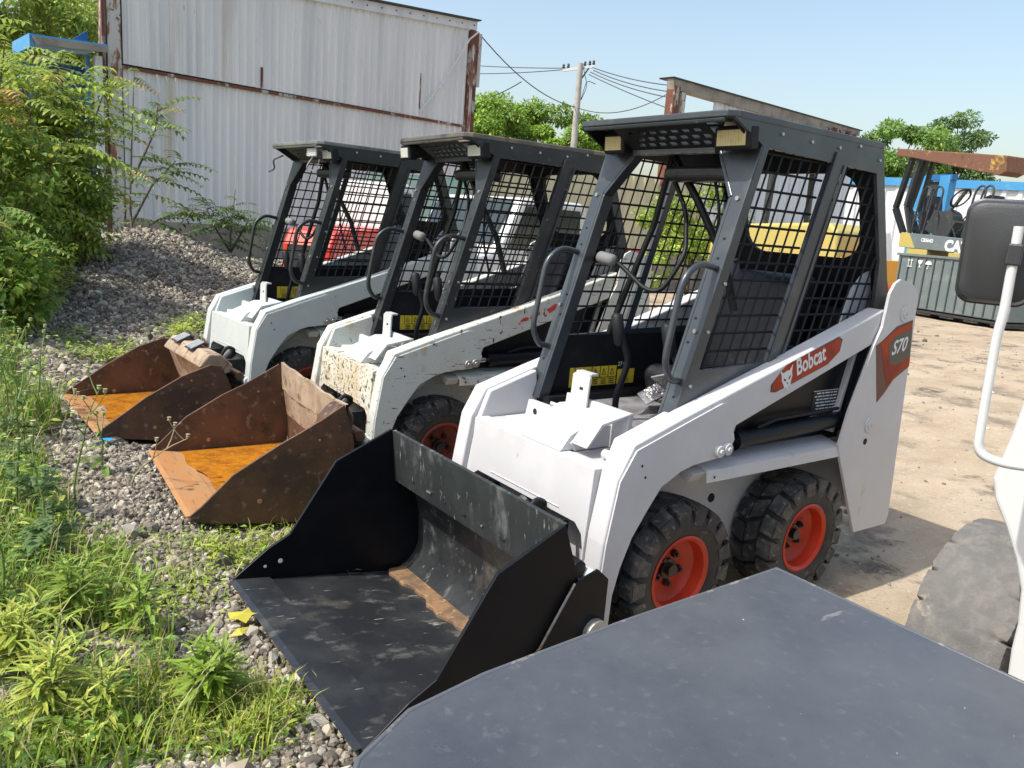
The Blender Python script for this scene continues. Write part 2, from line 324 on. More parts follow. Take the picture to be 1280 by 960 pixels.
def make_wheel(parent, x, s, style, rimm):
    # s = +1 left of machine, -1 right; outer face at y = s*.452
    cz = .235; R = .252; W = .172; yo = .452; yc = s*(yo-W/2); hw = W/2
    mb = MB(); Rc = R-.020
    prof = [(.134, -hw+.014), (.155, -hw+.003), (.19, -hw-.003), (Rc-.02, -hw+.004), (Rc, -hw+.022), (Rc+.002, 0), (Rc, hw-.022), (Rc-.02, hw-.004), (.19, hw+.003), (.155, hw-.003), (.134, hw-.014)]
    mb.lathe(prof, (x, yc, cz), m_tyre, 56)
    nb = 17
    def block(t0, t1, ya, yb, yt0=None, yt1=None, ra=None, rb=None):
        # ya, yb across; shoulders lean down the sidewall
        k = 3; vs = []
        for rr in (0, 1):
            for i in range(k):
                for q, (yy, dt) in enumerate(((ya, yt0 or 0), (yb, yt1 or 0))):
                    t = t0+(t1-t0)*i/(k-1)+dt
                    edge = abs(yy) > hw-.03
                    r_ = (Rc-.012) if rr == 0 else (R-.008 if edge else R)
                    if rr == 1: ins = .0025; yy2 = yy-ins*(1 if yy == yb else -1); t += (.008 if i == 0 else -.008 if i == k-1 else 0)
                    else: yy2 = yy
                    vs.append((x+r_*math.cos(t), yc+yy2, cz+r_*math.sin(t)))
        fs = []
        def id_(rr, i, q): return rr*k*2+i*2+q
        for i in range(k-1):
            fs.append((id_(1, i, 0), id_(1, i, 1), id_(1, i+1, 1), id_(1, i+1, 0)))
            for q in (0, 1): fs.append((id_(0, i, q), id_(0, i+1, q), id_(1, i+1, q), id_(1, i, q)))
        for i in (0, k-1): fs.append((id_(0, i, 0), id_(0, i, 1), id_(1, i, 1), id_(1, i, 0)))
        mb.add(vs, fs, m_tyred)
    st = 2*math.pi/nb
    for i in range(nb):
        t = i*st
        for sd in (-1, 1):
            tt = t+(st/2 if sd > 0 else 0)
            block(tt, tt+st*.80, sd*hw*.38, sd*(hw+.001), .04*sd, 0)
        block(t+st*.1, t+st*.92, -hw*.33, hw*.33, -.05, .05)
        # shoulder lugs on the side wall
        tt = t+st/2
        for sd in (-1, 1):
            tt = t+(st/2 if sd > 0 else 0)
            vs = []
            for r_, yy in ((Rc-.048, hw-.004), (Rc-.048, hw+.004), (R-.012, hw-.004), (R-.012, hw+.0035)):
                for a in (0.06, .74): vs.append((x+r_*math.cos(tt+st*a), yc+sd*yy, cz+r_*math.sin(tt+st*a)))
            mb.add(vs, [(0, 1, 3, 2), (2, 3, 7, 6), (0, 2, 6, 4), (1, 3, 7, 5), (4, 5, 7, 6)], m_tyred)
    w = mb.build('wheel', parent, smooth=40)
    y = lambda d: s*(yo-d)
    rm = MB()
    pr = [(.136, -.014), (.141, -.010), (.133, -.006), (.122, -.016), (.117, -.058), (.100, -.076), (.075, -.082), (.0, -.082)]
    rm.lathe([(a, s*b-s*.0) for a, b in [(r_, d+.006) for r_, d in pr]], (x, s*yo-s*.004, cz), rimm, 48)
    rm.build('rim', w, smooth=35)
    hb = MB(); yh = s*(yo-.078)
    hb.cyl((x, yh, cz), (x, yh+s*.014, cz), .036, m_hub, 20); hb.cyl((x, yh+s*.013, cz), (x, yh+s*.034, cz), .022, m_hub, 14)
    for k in range(5):
        a = 2*math.pi*k/5+.5+x; bx, bz = x+.056*math.cos(a), cz+.056*math.sin(a)
        hb.cyl((bx, yh, bz), (bx, yh+s*.016, bz), .0135, m_hub, 6); hb.cyl((bx, yh, bz), (bx, yh+s*.026, bz), .007, m_hub, 8)
    hb.build('hub', w, smooth=35)

def bolts(mb, pts, y, s, m, r=.007):
    for (x, z) in pts: mb.cyl((x, s*y, z), (x, s*(y+.006), z), r, m, 8)

def make_bucket(parent, P, hw, prof, side, style):
    # prof: inner (x,z) from edge to top; side: outline of side plate
    t = .014
    n = len(prof)
    outer = []
    for i, (x, z) in enumerate(prof):
        a = prof[max(i-1, 0)]; b = prof[min(i+1, n-1)]; dx, dz = b[0]-a[0], b[1]-a[1]; l = math.hypot(dx, dz)
        outer.append((x-t*dz/l, z+t*dx/l))
    mb = MB(); mats = P['bmats']; seg = 10
    ny = 14; vs = []; idx = {}
    wob = P.get('wob', 0)
    def off(i, k, q):
        if not wob: return (0, 0)
        r = random.Random(i*31+k*7+P['seed']); w = wob*(1.0 if i >= n-2 else .35)
        return (r.uniform(-w, w), r.uniform(-w, w))
    for q, pl in enumerate((prof, outer)):
        for i, (x, z) in enumerate(pl):
            for k in range(ny+1):
                o_ = off(i, k, q); vs.append((x+o_[0], -hw+2*hw*k/ny, z+o_[1]))
    I = lambda q, i, k: q*n*(ny+1)+i*(ny+1)+k
    fin = {}
    for i in range(n-1):
        for k in range(ny):
            fin.setdefault(mats(i), []).append((I(0, i, k), I(0, i, k+1), I(0, i+1, k+1), I(0, i+1, k)))
            fin.setdefault(P['bout'], []).append((I(1, i, k), I(1, i+1, k), I(1, i+1, k+1), I(1, i, k+1)))
    for k in range(ny):
        fin.setdefault(P['bedge'], []).append((I(0, n-1, k), I(0, n-1, k+1), I(1, n-1, k+1), I(1, n-1, k)))
        fin.setdefault(P['bedge'], []).append((I(0, 0, k), I(1, 0, k), I(1, 0, k+1), I(0, 0, k+1)))
    for m_, fs in fin.items():
        used = sorted({a for f in fs for a in f}); mp = {a: j for j, a in enumerate(used)}
        mb.add([vs[a] for a in used], [tuple(mp[a] for a in f) for f in fs], m_)
    if style == 'black':
        md = MB(); r5 = random.Random(5); n5 = 60
        f5 = [(.968+.012*math.sin(k*.35)+r5.uniform(-.003, .003)+.006*math.sin(k*1.1)+.02*(k > 42)*(k-42)/18, -hw+.01+k*(2*hw-.02)/n5) for k in range(n5+1)]
        md.prism([(.885, -hw+.01), *f5, (.885, hw-.01)], 'z', -.030, -.0135, m_mud)
        md_ = md
        for k in range(7): mb.box((.9622, -.36+k*.115, .392), (.003, .030 if k % 2 else .008, .005), m_hole if k not in (1, 4) else m_bolt)
    bk = mb.build('bucket', parent, fix=False)
    if style == 'black': md_.build('mud_residue', bk, bevel=.003)
    bk.data.polygons.foreach_set('use_smooth', [not wob]*len(bk.data.polygons)); bk.data.set_sharp_from_angle(angle=rad(28))
    for s in (-1, 1):
        sp = MB(); sd = side
        if wob:
            r = random.Random(P['seed']+s); sd = [(x+r.uniform(-wob, wob)*.8, z+r.uniform(-wob, wob)*.8) for x, z in side]
        yb0 = s*(hw+.001) if s < 0 else hw+.001
        sp.prism(sd, 'y', s*(hw+.001), s*(hw+.013), P['bside'])
        for (x, z, r) in P['bholes']: sp.cyl((x, s*(hw-.001), z), (x, s*(hw+.0155), z), r, P.get('holem', m_dry), 12)
        o = sp.build('side_plate', bk, bevel=.002)
        if style == 'black':
            ex = MB(); ex.prism([(1.20, .05), (1.04, .20), (.93, .375), (.845, .40), (.80, .36), (.80, .0), (.86, -.035), (1.15, -.03)], 'y', s*(hw+.014), s*(hw+.024), m_bk)
            ex.tube([(1.205, s*(hw+.026), .055), (1.045, s*(hw+.026), .205), (.935, s*(hw+.026), .378)], .0045, m_edge, 6)
            ex.lathe([(.020, -.012), (.042, -.012), (.042, .012), (.020, .012), (.020, -.012)], (.845, s*(hw+.037), .205), m_bolt, 22)
            ex.box((.845, s*(hw+.037), .160), (.05, .02, .05), m_bk)
            ex.build('wear_plate', bk, bevel=.002)
    ce = MB(); (x0, z0), (x1, z1) = prof[0], prof[1]; dx, dz = x1-x0, z1-z0; l = math.hypot(dx, dz); ux, uz = dx/l, dz/l
    w = P['cew']; a = (x0-ux*.012, z0-uz*.012); b = (x0+ux*w, z0+uz*w); nx, nz = (uz, -ux) if -ux > 0 else (-uz, ux)
    ce.prism([(a[0], a[1]+.001), (a[0]+nx*.002, a[1]+nz*.004), (a[0]+ux*.02+nx*.009, a[1]+uz*.02+nz*.009), (b[0]+nx*.009, b[1]+nz*.009), (b[0], b[1]+.0015)], 'y', -hw+.002, hw-.002, P['cem'])
    if style == 'black':
        ce.tube([(b[0]+nx*.004, -hw+.01, b[1]+nz*.004), (b[0]+nx*.004, hw-.01, b[1]+nz*.004)], .0045, m_bkt, 6)
    ce.build('cutting_edge', bk, bevel=.001)
    return bk

def loader(idx, loc, rz, label, P):
    T = thing('skid_steer_loader', label, 'skid steer loader', loc, rz, 'white skid steer loaders parked in a row')
    Wp, Wf, Cb = P['white'], P['front'], P['cab']
    # lower body
    mb = MB(); mb.prism([(-.93, .20), (-.93, .60), (.50, .60), (.64, .42), (.62, .16), (.50, .12), (-.80, .12)], 'y', -.262, .262, P['tub'])
    for s in (-1, 1):
        mb.cyl((.02, s*.26, .40), (.02, s*.268, .40), .018, m_hole, 14)
        for x in (-.36, .36): mb.cyl((x, s*.26, .24), (x, s*.37, .24), .06, m_dark, 16)
    mb.build('chassis', T, bevel=.01)
    mb = MB(); mb.prism([(-.90, .30), (-.95, .60), (-.90, 1.00), (-.78, 1.12), (-.64, 1.12), (-.62, .602), (-.90, .602)], 'y', -.318, .318, m_dark)
    mb.build('engine_housing', T, bevel=.02)
    mb = MB(); mb.box((-.955, 0, .66), (.025, .56, .60), Wp); 
    for k in range(6): mb.box((-.969, 0, .50+k*.055), (.006, .40, .018), m_hole)
    mb.build('rear_door', T, bevel=.012)
    for s in (-1, 1):
        # dark hydraulic side panel
        mb = MB(); mb.prism([(-.62, .603), (-.62, .698), (.42, .698), (.42, .603)], 'y', s*.27, s*.358, m_dark); mb.prism([(-.60, .70), (-.62, .995), (.12, .745), (.36, .70)], 'y', s*.3755, s*.3785, m_bk)
        if P.get('sticker') and s > 0:
            mb.box((-.45, .3795, .765), (.17, .002, .10), m_ink)
            for k in range(7):
                x = -.525
                while x < -.39:
                    w = random.uniform(.012, .04); mb.box((x+w/2, .3810, .805-k*.0125), (w, .002, .0045), m_ltr); x += w+.007
            for k in range(2): mb.box((-.45, .3810, .815-.1*k), (.172, .002, .002), m_ltr)
        mb.build('side_panel', T)
        # fender ledge
        mb = MB(); mb.prism([(.30, .635), (.40, .615), (.452, .600), (.457, .560), (.450, .560), (.445, .592), (.30, .622)], 'x', -.50, .30, P['ledge'], tr=Matrix.Identity(4) if s > 0 else Matrix.Scale(-1, 4, (0, 1, 0)))
        mb.prism([(.31, .622), (.445, .593), (.42, .56), (.30, .60)], 'x', .302, .36, P['ledge'], tr=Matrix.Identity(4) if s > 0 else Matrix.Scale(-1, 4, (0, 1, 0)))
        mb.cyl((.27, s*.4585, .578), (.27, s*.4600, .578), .005, m_hole, 8)
        mb.build('fender', T, bevel=.003)
        # loader arm : beam + front plate
        top = [(.655, .729), (.426, .803), (-.064, .951), (-.66, 1.142)]
        bot = [(-.66, 1.018), (.172, .745), (.196, .668), (.235, .640), (.38, .628), (.432, .615), (.517, .576), (.571, .503), (.627, .424), (.665, .329), (.685, .252), (.688, .12), (.74, .09), (.768, .13), (.745, .42), (.712, .626)]
        mb = MB()
        m_a = P['arm']
        mb.prism(top+bot, 'y', s*.372, s*.446, m_a)
        mb.prism([(.650, .725), (.43, .796), (.40, .60), (.60, .44), (.66, .30), (.66, .10), (.70, .10), (.735, .13), (.722, .42), (.690, .622)], 'y', s*.345, s*.3715, m_a)
        arm = mb.build('loader_arm', T, bevel=.007, seg=3)
        mb = MB()
        pl = [(.648, .712), (.43, .782), (.27, .832)] + [(.27-.055*math.sin(t*math.pi/10)-.0, .832-.045*(1-math.cos(t*math.pi/10))) for t in range(1, 6)] + [(.182, .70), (.198, .668), (.238, .644), (.38, .632), (.436, .618), (.52, .578), (.575, .505), (.630, .424), (.668, .329), (.69, .24), (.695, .115), (.735, .10), (.757, .14), (.738, .42), (.706, .62)]
        mb.prism(pl, 'y', s*.4465, s*.4525, P['armplate'])
        for (x, z) in [(.62, .66), (.60, .62), (.665, .175)]: mb.cyl((x, s*.4525, z), (x, s*.4532, z), .005, m_hole, 8)
        mb.build('arm_plate', arm, bevel=.0025)
        mb = MB()
        for (x, z, r) in [(.222, .672, .021), (.263, .668, .021)]: mb.cyl((x, s*.452, z), (x, s*.468, z), r, P['pin'], 16); mb.cyl((x, s*.467, z), (x, s*.474, z), r*.45, P['pin'], 6)
        mb.build('pivot_pin', arm, bevel=.002, smooth=30)
        mb = MB(); mb.cyl((.742, s*.352, .30), (.742, s*.425, .30), .030, Wf if idx == 1 else m_a, 20); mb.cyl((.742, s*.345, .30), (.742, s*.352, .30), .014, m_bolt, 12); mb.build('foot_boss', arm, bevel=.004, smooth=30)
        # hydraulic cylinder
        mb = MB(); mb.cyl((.10, s*.405, .677), (-.60, s*.405, .700), .030, m_bk, 20); mb.cyl((.125, s*.405, .676), (.085, s*.405, .678), .035, m_bk, 20)
        mb.cyl((.24, s*.405, .672), (.10, s*.405, .677), .014, m_chrome, 14)
        mb.tube([(.0, s*.405, .71), (-.1, s*.41, .735), (-.5, s*.41, .745)], .007, m_dark, 8)
        mb.build('lift_cylinder', T, smooth=35)
        # rear upright tower
        tw = [(-.640, 1.075), (-.652, 1.205), (-.68, 1.245), (-.715, 1.262), (-.80, 1.250), (-.853, 1.222), (-.872, 1.19), (-.955, .24), (-.94, .20), (-.69, .205), (-.675, .23), (-.485, .56), (-.466, .61), (-.498, .74), (-.60, 1.00)]
        mb = MB(); mb.prism(tw, 'y', s*.449, s*.461, P['tower'])
        for (x, z) in [(-.79, 1.125), (-.665, .675)]:
            mb.cyl((x, s*.460, z), (x, s*.466, z), .034, P['tower'], 24); mb.cyl((x, s*.465, z), (x, s*.470, z), .019, P['tower'], 8); mb.cyl((x, s*.4695, z), (x, s*.471, z), .008, m_bolt, 8)
        mb.cyl((-.655, s*.4608, .605), (-.655, s*.4618, .605), .014, m_hole, 16)
        mb.build('tower', T, bevel=.003)
        mb = MB(); mb.prism([(-.60, .64), (-.54, 1.05), (-.60, 1.21), (-.66, 1.27), (-.74, 1.29), (-.86, 1.22), (-.93, .64)], 'y', s*.322, s*.334, P['tower'])
        mb.prism([(-.87, .66), (-.86, 1.18), (-.845, 1.18), (-.855, .66)], 'y', s*.335, s*.448, P['tower'])
        mb.prism([(-.52, .64), (-.60, .98), (-.585, .985), (-.50, .645)], 'y', s*.335, s*.400, P['tower'])
        mb.prism([(-.945, .25), (-.93, .64), (-.90, .64), (-.91, .22)], 'y', s*.264, s*.448, P['tower'])
        mb.build('tower_bracket', T, bevel=.003)
    # cross member between arms
    mb = MB()
    fp = [(-.343, .628), (.343, .628), (.343, .12), (.338, .12), (.336, .36), (.322, .405), (.285, .432), (-.285, .432), (-.322, .405), (-.336, .36), (-.338, .12), (-.343, .12)]
    mb.prism(fp, 'x', .655, .715, Wf, shear=lambda x, y, z: (x+(.62-z)*.06, y, z))
    cm = mb.build('cross_member', T, bevel=.022, seg=4)
    mb = MB(); mb.prism([(.40, .600), (.40, .622), (.655, .622), (.655, .600)], 'y', -.343, .343, Wp)
    mb.box((.405, 0, .64), (.012, .62, .085), Wp)
    mb.build('front_shelf', cm, bevel=.004)
    # brackets on the shelf
    mb = MB()
    mb.prism([(.47, .623), (.47, .735), (.53, .735), (.66, .680), (.70, .630)], 'y', -.075, .150, Wp)
    mb.prism([(.46, .624), (.455, .76), (.475, .762), (.49, .624)], 'y', -.10, .235, Wp)
    mb.prism([(.475, .76), (.60, .735), (.66, .66), (.655, .655), (.59, .725), (.475, .75)], 'y', .158, .235, Wp)
    mb.prism([(.475, .70), (.57, .72), (.66, .655), (.64, .625), (.475, .625)], 'y', .150, .157, Wp)
    mb.cyl((.585, .157, .682), (.585, .170, .682), .026, Wp, 20); mb.cyl((.585, .170, .682), (.585, .176, .682), .013, Wp, 12)
    mb.build('step_housing', cm, bevel=.005)
    mb = MB(); mb.tube([(.700, -.335, .560), (.7015, .0, .5605), (.700, .335, .560)], .0022, Wf, 6); mb.tube([(.704, -.33, .455), (.7265, -.2, .455), (.7265, .2, .455), (.704, .33, .455)][1:3], .002, Wf, 6); mb.build('weld_seam', cm)
    mb = MB()
    mb.prism([(-.245, .624), (-.225, .712), (-.205, .716), (-.10, .716), (-.09, .705), (-.10, .624)], 'x', .545, .555, Wp)
    mb.prism([(-.245, .624), (-.10, .624), (-.09, .652), (-.235, .654)], 'x', .556, .65, Wp)
    mb.cyl((.555, -.18, .675), (.5566, -.18, .675), .012, m_hole, 14)
    mb.build('hinge_ear', cm, bevel=.003); mb = MB()
    mb.prism([(.27, .624), (.27, .685), (.30, .70), (.33, .68), (.335, .624)], 'x', .505, .515, Wp)
    mb.cyl((.515, .302, .668), (.5166, .302, .668), .014, m_hole, 14)
    mb.build('hinge_ear', cm, bevel=.003); mb = MB()
    mb.cyl((.60, .26, .642), (.60, .31, .642), .016, m_bolt if idx > 1 else Wp, 10)
    mb.build('shelf_bolt', cm)
    mb = MB(); mb.prism([(-.062, .62), (-.052, .845), (-.030, .858), (.035, .858), (.042, .845), (.022, .62)], 'x', .487, .495, Wp)
    mb.prism([(-.045, .851), (.038, .851), (.038, .859), (-.045, .859)], 'x', .455, .486, Wp)
    mb.box((.4955, 0.0, .80), (.0015, .018, .010), m_hole)
    mb.prism([(-.145, .62), (-.145, .70), (-.13, .715), (-.085, .70), (-.064, .62)], 'x', .478, .486, Wp)
    mb.build('cab_latch', cm, bevel=.002)
    # quick attach frame behind the bucket
    mb = MB()
    mb.box((.80, 0, .16), (.035, .84, .22), m_bk if idx == 1 else m_rustd)
    mb.cyl((.79, -.40, .33), (.79, .40, .33), .028, m_bk if idx == 1 else m_rustd, 14)
    for y in (-.2, .2): mb.prism([(.68, .18), (.68, .40), (.80, .40), (.84, .20), (.80, .10)], 'y', y-.008, y+.008, m_cdk)
    mb.cyl((.60, 0, .50), (.79, 0, .32), .032, m_cdk, 14)
    
    mb.tube(smoothpath([(.69, .12, .42), (.78, .14, .48), (.85, .15, .35), (.80, .16, .2)], .05), .011, m_dark, 8)
    mb.build('quick_attach_frame', T, bevel=.004)
    # ---- cab
    outline = [(.300, 1.7435), (.138, 1.672), (.181, 1.529), (.261, 1.285), (.408, .81), (.44, .70), (-.62, .70), (-.80, 1.20), (-.77, 1.252), (-.584, 1.7435)]
    for s in (-1, 1):
        mb = MB(); mb.prism(outline, 'y', s*.361, s*.375, Cb, holes=[H1, H2] if s > 0 else [H1, H2F])
        fr = mb.build('cab_side_frame', T, bevel=.0025)
        mb = MB(); w = .022
        if s > 0: mb.prism([(-.315, 1.70), (-.275, 1.70), (-.275-SL*.80, .90), (-.315-SL*.80, .90)][::-1], 'y', s*.3755, s*.385, Cb)
        if s > 0: mb.prism([(-.352, 1.66), (-.335, 1.66), (-.335-SL*.73, .93), (-.352-SL*.73, .93)], 'y', s*.3755, s*.380, Cb)
        if s > 0: mb.build('door_bar', fr, bevel=.003)
        mb = MB()
        bolts(mb, [(-.29, 1.715), (-.565, 1.70), (.05, 1.72), (-.12, 1.715), (-.42, 1.735)], .375, s, P['cbolt'], .006)
        bolts(mb, [(.30, 1.06), (.355, .88), (.245, 1.22)], .375, s, P['cbolt'], .006)
        mb.build('frame_bolt', fr)
        screen(fr, s*.356)
        # front post (face + return) following the slope
        sh = lambda x, y, z: (x+.408+(z-.81)*SL, y, z)
        mb = MB()
        mb.prism([(s*.374, .69), (s*.374, 1.676), (s*.200, 1.674), (s*.318, 1.508), (s*.318, .69)], 'x', -.012, .0, Cb, shear=sh)
        mb.prism([(s*.3175, .69), (s*.3175, 1.506), (s*.305, 1.500), (s*.305, .69)], 'x', -.055, .0, Cb, shear=sh)
        mb.prism([(s*.3175, 1.509), (s*.199, 1.676), (s*.187, 1.672), (s*.305, 1.500)], 'x', -.050, .0, Cb, shear=sh)
        po = mb.build('cab_post', T, bevel=.003)
        mb = MB()
        for z, yy in ((.76, .345), (.84, .35), (1.02, .335), (1.06, .352), (1.10, .335), (1.30, .345), (1.365, .345), (1.50, .346)):
            x = .408+(z-.81)*SL; mb.cyl((x-.001, s*yy, z), (x+(.007 if z in (1.06, 1.5) else .001), s*yy, z), .0075 if z in (1.06, 1.5) else .0055, P['cbolt'] if z in (1.06, 1.5) else m_hole, 10)
        mb.build('post_bolt', po)
        # grab handle
        y0 = .352
        hx = lambda z: .408+(z-.81)*SL
        pth = smoothpath([(hx(1.27), s*y0, 1.27), (hx(1.27)+.085, s*(y0+.0), 1.285), (hx(1.27)+.155, s*y0, 1.235), (hx(.93)+.095, s*y0, .965), (hx(.90)+.05, s*y0, .90), (hx(.875), s*y0, .895)], .05, 6)
        MB().tube(pth, .0115, P['handle'], 10).build('grab_handle', T, smooth=60)
    # roof with real slots in the visor
    holes = [rrect(.175, .270, -.16, .22, .01, 3)]
    mb = MB(); mb.prism([(-.586, -.378), (.270, -.378), (.308, -.35), (.312, -.30), (.312, .30), (.308, .35), (.270, .378), (-.586, .378)], 'z', ROOFZ-.022, ROOFZ, P['roof'], holes=holes)
    mb.prism([(.299, ROOFZ-.0225), (.309, ROOFZ-.0225), (.304, ROOFZ-.036), (.296, ROOFZ-.036)], 'y', -.34, .34, P['roof'])
    roof = mb.build('roof', T, bevel=.004)
    slots = []
    for j in range(3):
        for i_ in range(7):
            y = -.145+i_*.052+(j % 2)*.022; slots.append(rrect(y, y+.034, .022+j*.034, .042+j*.034, .006, 2))
    # perforated sloping underside: built flat in (y, along) and laid from the front lip down to the cross bar
    mb = MB(); mb.prism([(-.20, 0), (.24, 0), (.24, .15), (-.20, .15)], 'x', 0, .004, m_dark if idx == 1 else Cb, holes=slots, shear=lambda x, y, z: (.165+z*.86, y, 1.672+z*.48-x))
    mb.build('perforated_visor', roof)
    mb = MB()
    mb.prism([(.165, 1.742), (.135, 1.742), (.135, 1.672), (.150, 1.650), (.168, 1.650), (.168, 1.67)], 'y', -.20, .20, Cb)
    for s in (-1, 1): mb.prism([(.292, 1.740), (.06, 1.742), (.12, 1.672), (.155, 1.664)], 'y', s*.352, s*.358, m_dark if idx == 1 else Cb)
    mb.build('visor_beam', roof, bevel=.003)
    for s in (-1, 1):
        if (idx == 3 and s < 0): continue
        mb = MB(); c = Vector((.190, .302 if s > 0 else -.262, 1.694)); R = Matrix.Rotation(rad(6), 3, 'Y')
        if idx > 1 and s < 0: c = Vector((.262, -.33, 1.694))
        mb.box(c, (.050, .112 if s < 0 else .150, .078), m_dark, R); mb.box(c+Vector((-.06, 0, .01)), (.07, .09, .06), m_dark, R)
        lp = mb.build('work_lamp', T, bevel=.010)
        wl = .086 if s < 0 else .116
        mb = MB(); mb.box(c+R @ Vector((.0265, 0, 0)), (.006, wl, .050), P['lamp'], R)
        if idx < 3:
            for k in range(11): mb.box(c+R @ Vector((.030, -wl*.45+k*wl*.09, 0)), (.002, .003, .043), P['lamp'], R)
        mb.build('lens', lp, bevel=.002)
    # rear wall with window opening
    shr = lambda x, y, z: (x-.600-(1.7435-z)*.36, y, z)
    mb = MB(); mb.prism([(-.3605, .80), (.3605, .80), (.3605, 1.742), (-.3605, 1.742)], 'x', -.012, .012, m_dark, holes=[rrect(-.27, .29, 1.325, 1.655, .09)], shear=lambda x, y, z: (x-.562-(1.7435-z)*.34, y, z))
    mb.build('rear_wall', T)
    mb = MB(); mb.prism([(.44, .655), (.44, .672), (-.60, .672), (-.60, .655)], 'y', -.34, .34, m_floor)
    mb.build('cab_floor', T)
    # interior: far wall panel, sticker, seat, levers, lap bar, headliner pad
    for s in (-1, 1):
        mb = MB(); mb.prism([(.395, .69), (.335, .935), (-.60, .935), (-.60, .69)], 'y', s*.335, s*.352, m_dark)
        if s < 0:
            mb.box((.135, -.3335, .757), (.262, .002, .082), m_yel); mb.box((-.055, -.3332, .748), (.10, .002, .064), m_yel)
            mb.box((-.04, -.333, .803), (.075, .002, .026), m_ink)
            for k in range(5):
                x = .24-k*.047; mb.box((x, -.3315, .775), (.002, .002, .046), m_ink)
                mb.tube([(x-.012, -.331, .762), (x-.02, -.331, .788), (x-.032, -.331, .762), (x-.012, -.331, .762)], .0016, m_ink, 4)
                for q in range(3): mb.box((x-.022, -.3315, .742-q*.009), (.028, .002, .003), m_ink)
            mb.box((.12, -.3315, .750), (.24, .002, .002), m_ink)
            mb.tube([(-.02, -.331, .73), (-.045, -.331, .77), (-.07, -.331, .73), (-.02, -.331, .73)], .002, m_ink, 4)
            put_text(mb, '27 0', .026, (.0, -.3315, .795), (-1, 0, 0), (0, 0, 1), m_ltr)
        mb.build('cab_inner_panel', T)
    mb = MB()
    mb.prism([(-.04, .70), (-.01, .80), (-.05, .835), (-.40, .80), (-.42, .70)], 'y', -.20, .20, m_seat)
    mb.prism([(-.40, .80), (-.34, .80), (-.50, 1.22), (-.55, 1.25), (-.60, 1.22), (-.50, .80)], 'y', -.19, .19, m_seat)
    mb.build('seat', T, bevel=.03, seg=4)
    if idx == 1:
        random.seed(3); mb = MB()
        for k in range(26):
            c = Vector((random.uniform(-.1, .32), random.uniform(.10, .30), random.uniform(.70, .86)))
            mb.box(c, (random.uniform(.05, .14), random.uniform(.04, .10), .006), m_wrap, Matrix.Rotation(random.uniform(-1, 1), 3, 'X') @ Matrix.Rotation(random.uniform(-1, 1), 3, 'Y'))
        mb.build('seat_wrapping', T)
    for s in (-1, 1):
        mb = MB(); y = .02 if s < 0 else .27
        mb.tube(smoothpath([(.33, y, .66), (.34, y, .76), (.31, y+.02, .90), (.325, y+.005, .95), (.335, y-.01, 1.0)], .04), .0125, m_bk, 10)
        mb.tube([(.333, y-.008, .955), (.336, y-.012, .965), (.345, y-.03, 1.06), (.345, y-.03, 1.07)], [.014, .021, .023, .014], m_dark, 12)
        mb.build('control_lever', T, smooth=50)
    mb = MB()
    mb.tube(smoothpath([(.20, -.30, 1.25), (.205, -.18, 1.245), (.22, .0, 1.155), (.20, .06, 1.16), (.14, .10, 1.30), (.05, .0, 1.45), (.04, -.12, 1.62)], .05), .009, m_mesh, 8)
    mb.tube([(.03, -.11, 1.66), (.02, .02, 1.50), (-.06, .12, 1.28), (-.1, .16, 1.1)], .015, m_mesh, 8); mb.tube([(.03, -.12, 1.66), (.05, -.16, 1.4), (.10, -.22, 1.15), (.13, -.27, .95)], .013, m_mesh, 8)
    mb.tube(smoothpath([(.05, .10, 1.62), (.05, .16, 1.45), (.02, .12, 1.25), (-.02, .13, 1.1)], .05), .006, m_mesh, 8)
    mb.build('lap_bar', T, smooth=50)
    mb = MB(); mb.tube([(.215, -.28, 1.258), (.22, -.265, 1.258), (.225, -.19, 1.25), (.225, -.18, 1.25)], [.012, .024, .024, .012], mat('grey foam grip', (.16, .16, .16), .8, bump=(150, .5, .003)) if idx == 1 else bpy.data.materials['grey foam grip'], 14)
    mb.build('foam_grip', T, smooth=50)
    mb = MB(); mb.box((.06, .08, 1.59), (.10, .34, .055), m_seat); mb.build('headliner_pad', T, bevel=.02, seg=4)
    # decals
    if idx == 1:
        mb = MB(); y = .4470
        pts = [(.010, .852), (.012, .878), (-.060, .946), (-.365, 1.041), (-.392, 1.030), (-.385, .985), (-.318, .937), (-.02, .850)]
        mb.prism(pts, 'y', y-.0005, y+.0006, m_redd)
        cx = sum(p[0] for p in pts)/8; cz = sum(p[1] for p in pts)/8
        mb.prism([(cx+(x-cx)*.965, cz+(z-cz)*.91) for x, z in pts], 'y', y, y+.0012, m_red)
        e = Vector((-.955, 0, .297)).normalized(); u = Vector((.297, 0, .955)).normalized()
        put_text(mb, 'Bobcat', .088, (-.128, y+.002, .905), e, u*1.0, m_ltr, .0022, .72)
        o = Vector((-.075, y+.0018, .893)); ex = e*.0105; ey = u*.0105
        head = [(-2.2, -1.0), (-2.9, .6), (-2.8, 2.0), (-3.2, 4.2), (-1.6, 2.9), (-.6, 3.2), (.6, 3.2), (1.6, 2.9), (3.6, 4.6), (2.8, 2.0), (2.9, .4), (2.0, -1.2), (1.4, -3.2), (.6, -2.2), (0, -4.2), (-.8, -2.4), (-1.6, -3.0)]
        put_poly(mb, head, o, ex, ey, m_ltr)
        for q in ([(-2.0, 1.2), (-.6, .3), (-.9, -.3), (-1.8, .2)], [(2.0, 1.2), (.6, .3), (.9, -.3), (1.8, .2)], [(-.5, -1.0), (.5, -1.0), (0, -1.8)]): put_poly(mb, q, o, ex, ey, m_redd, -.0008 if ex.cross(ey).y < 0 else .0008)
        mb.build('arm_decal', T)
        mb = MB(); y = .4612
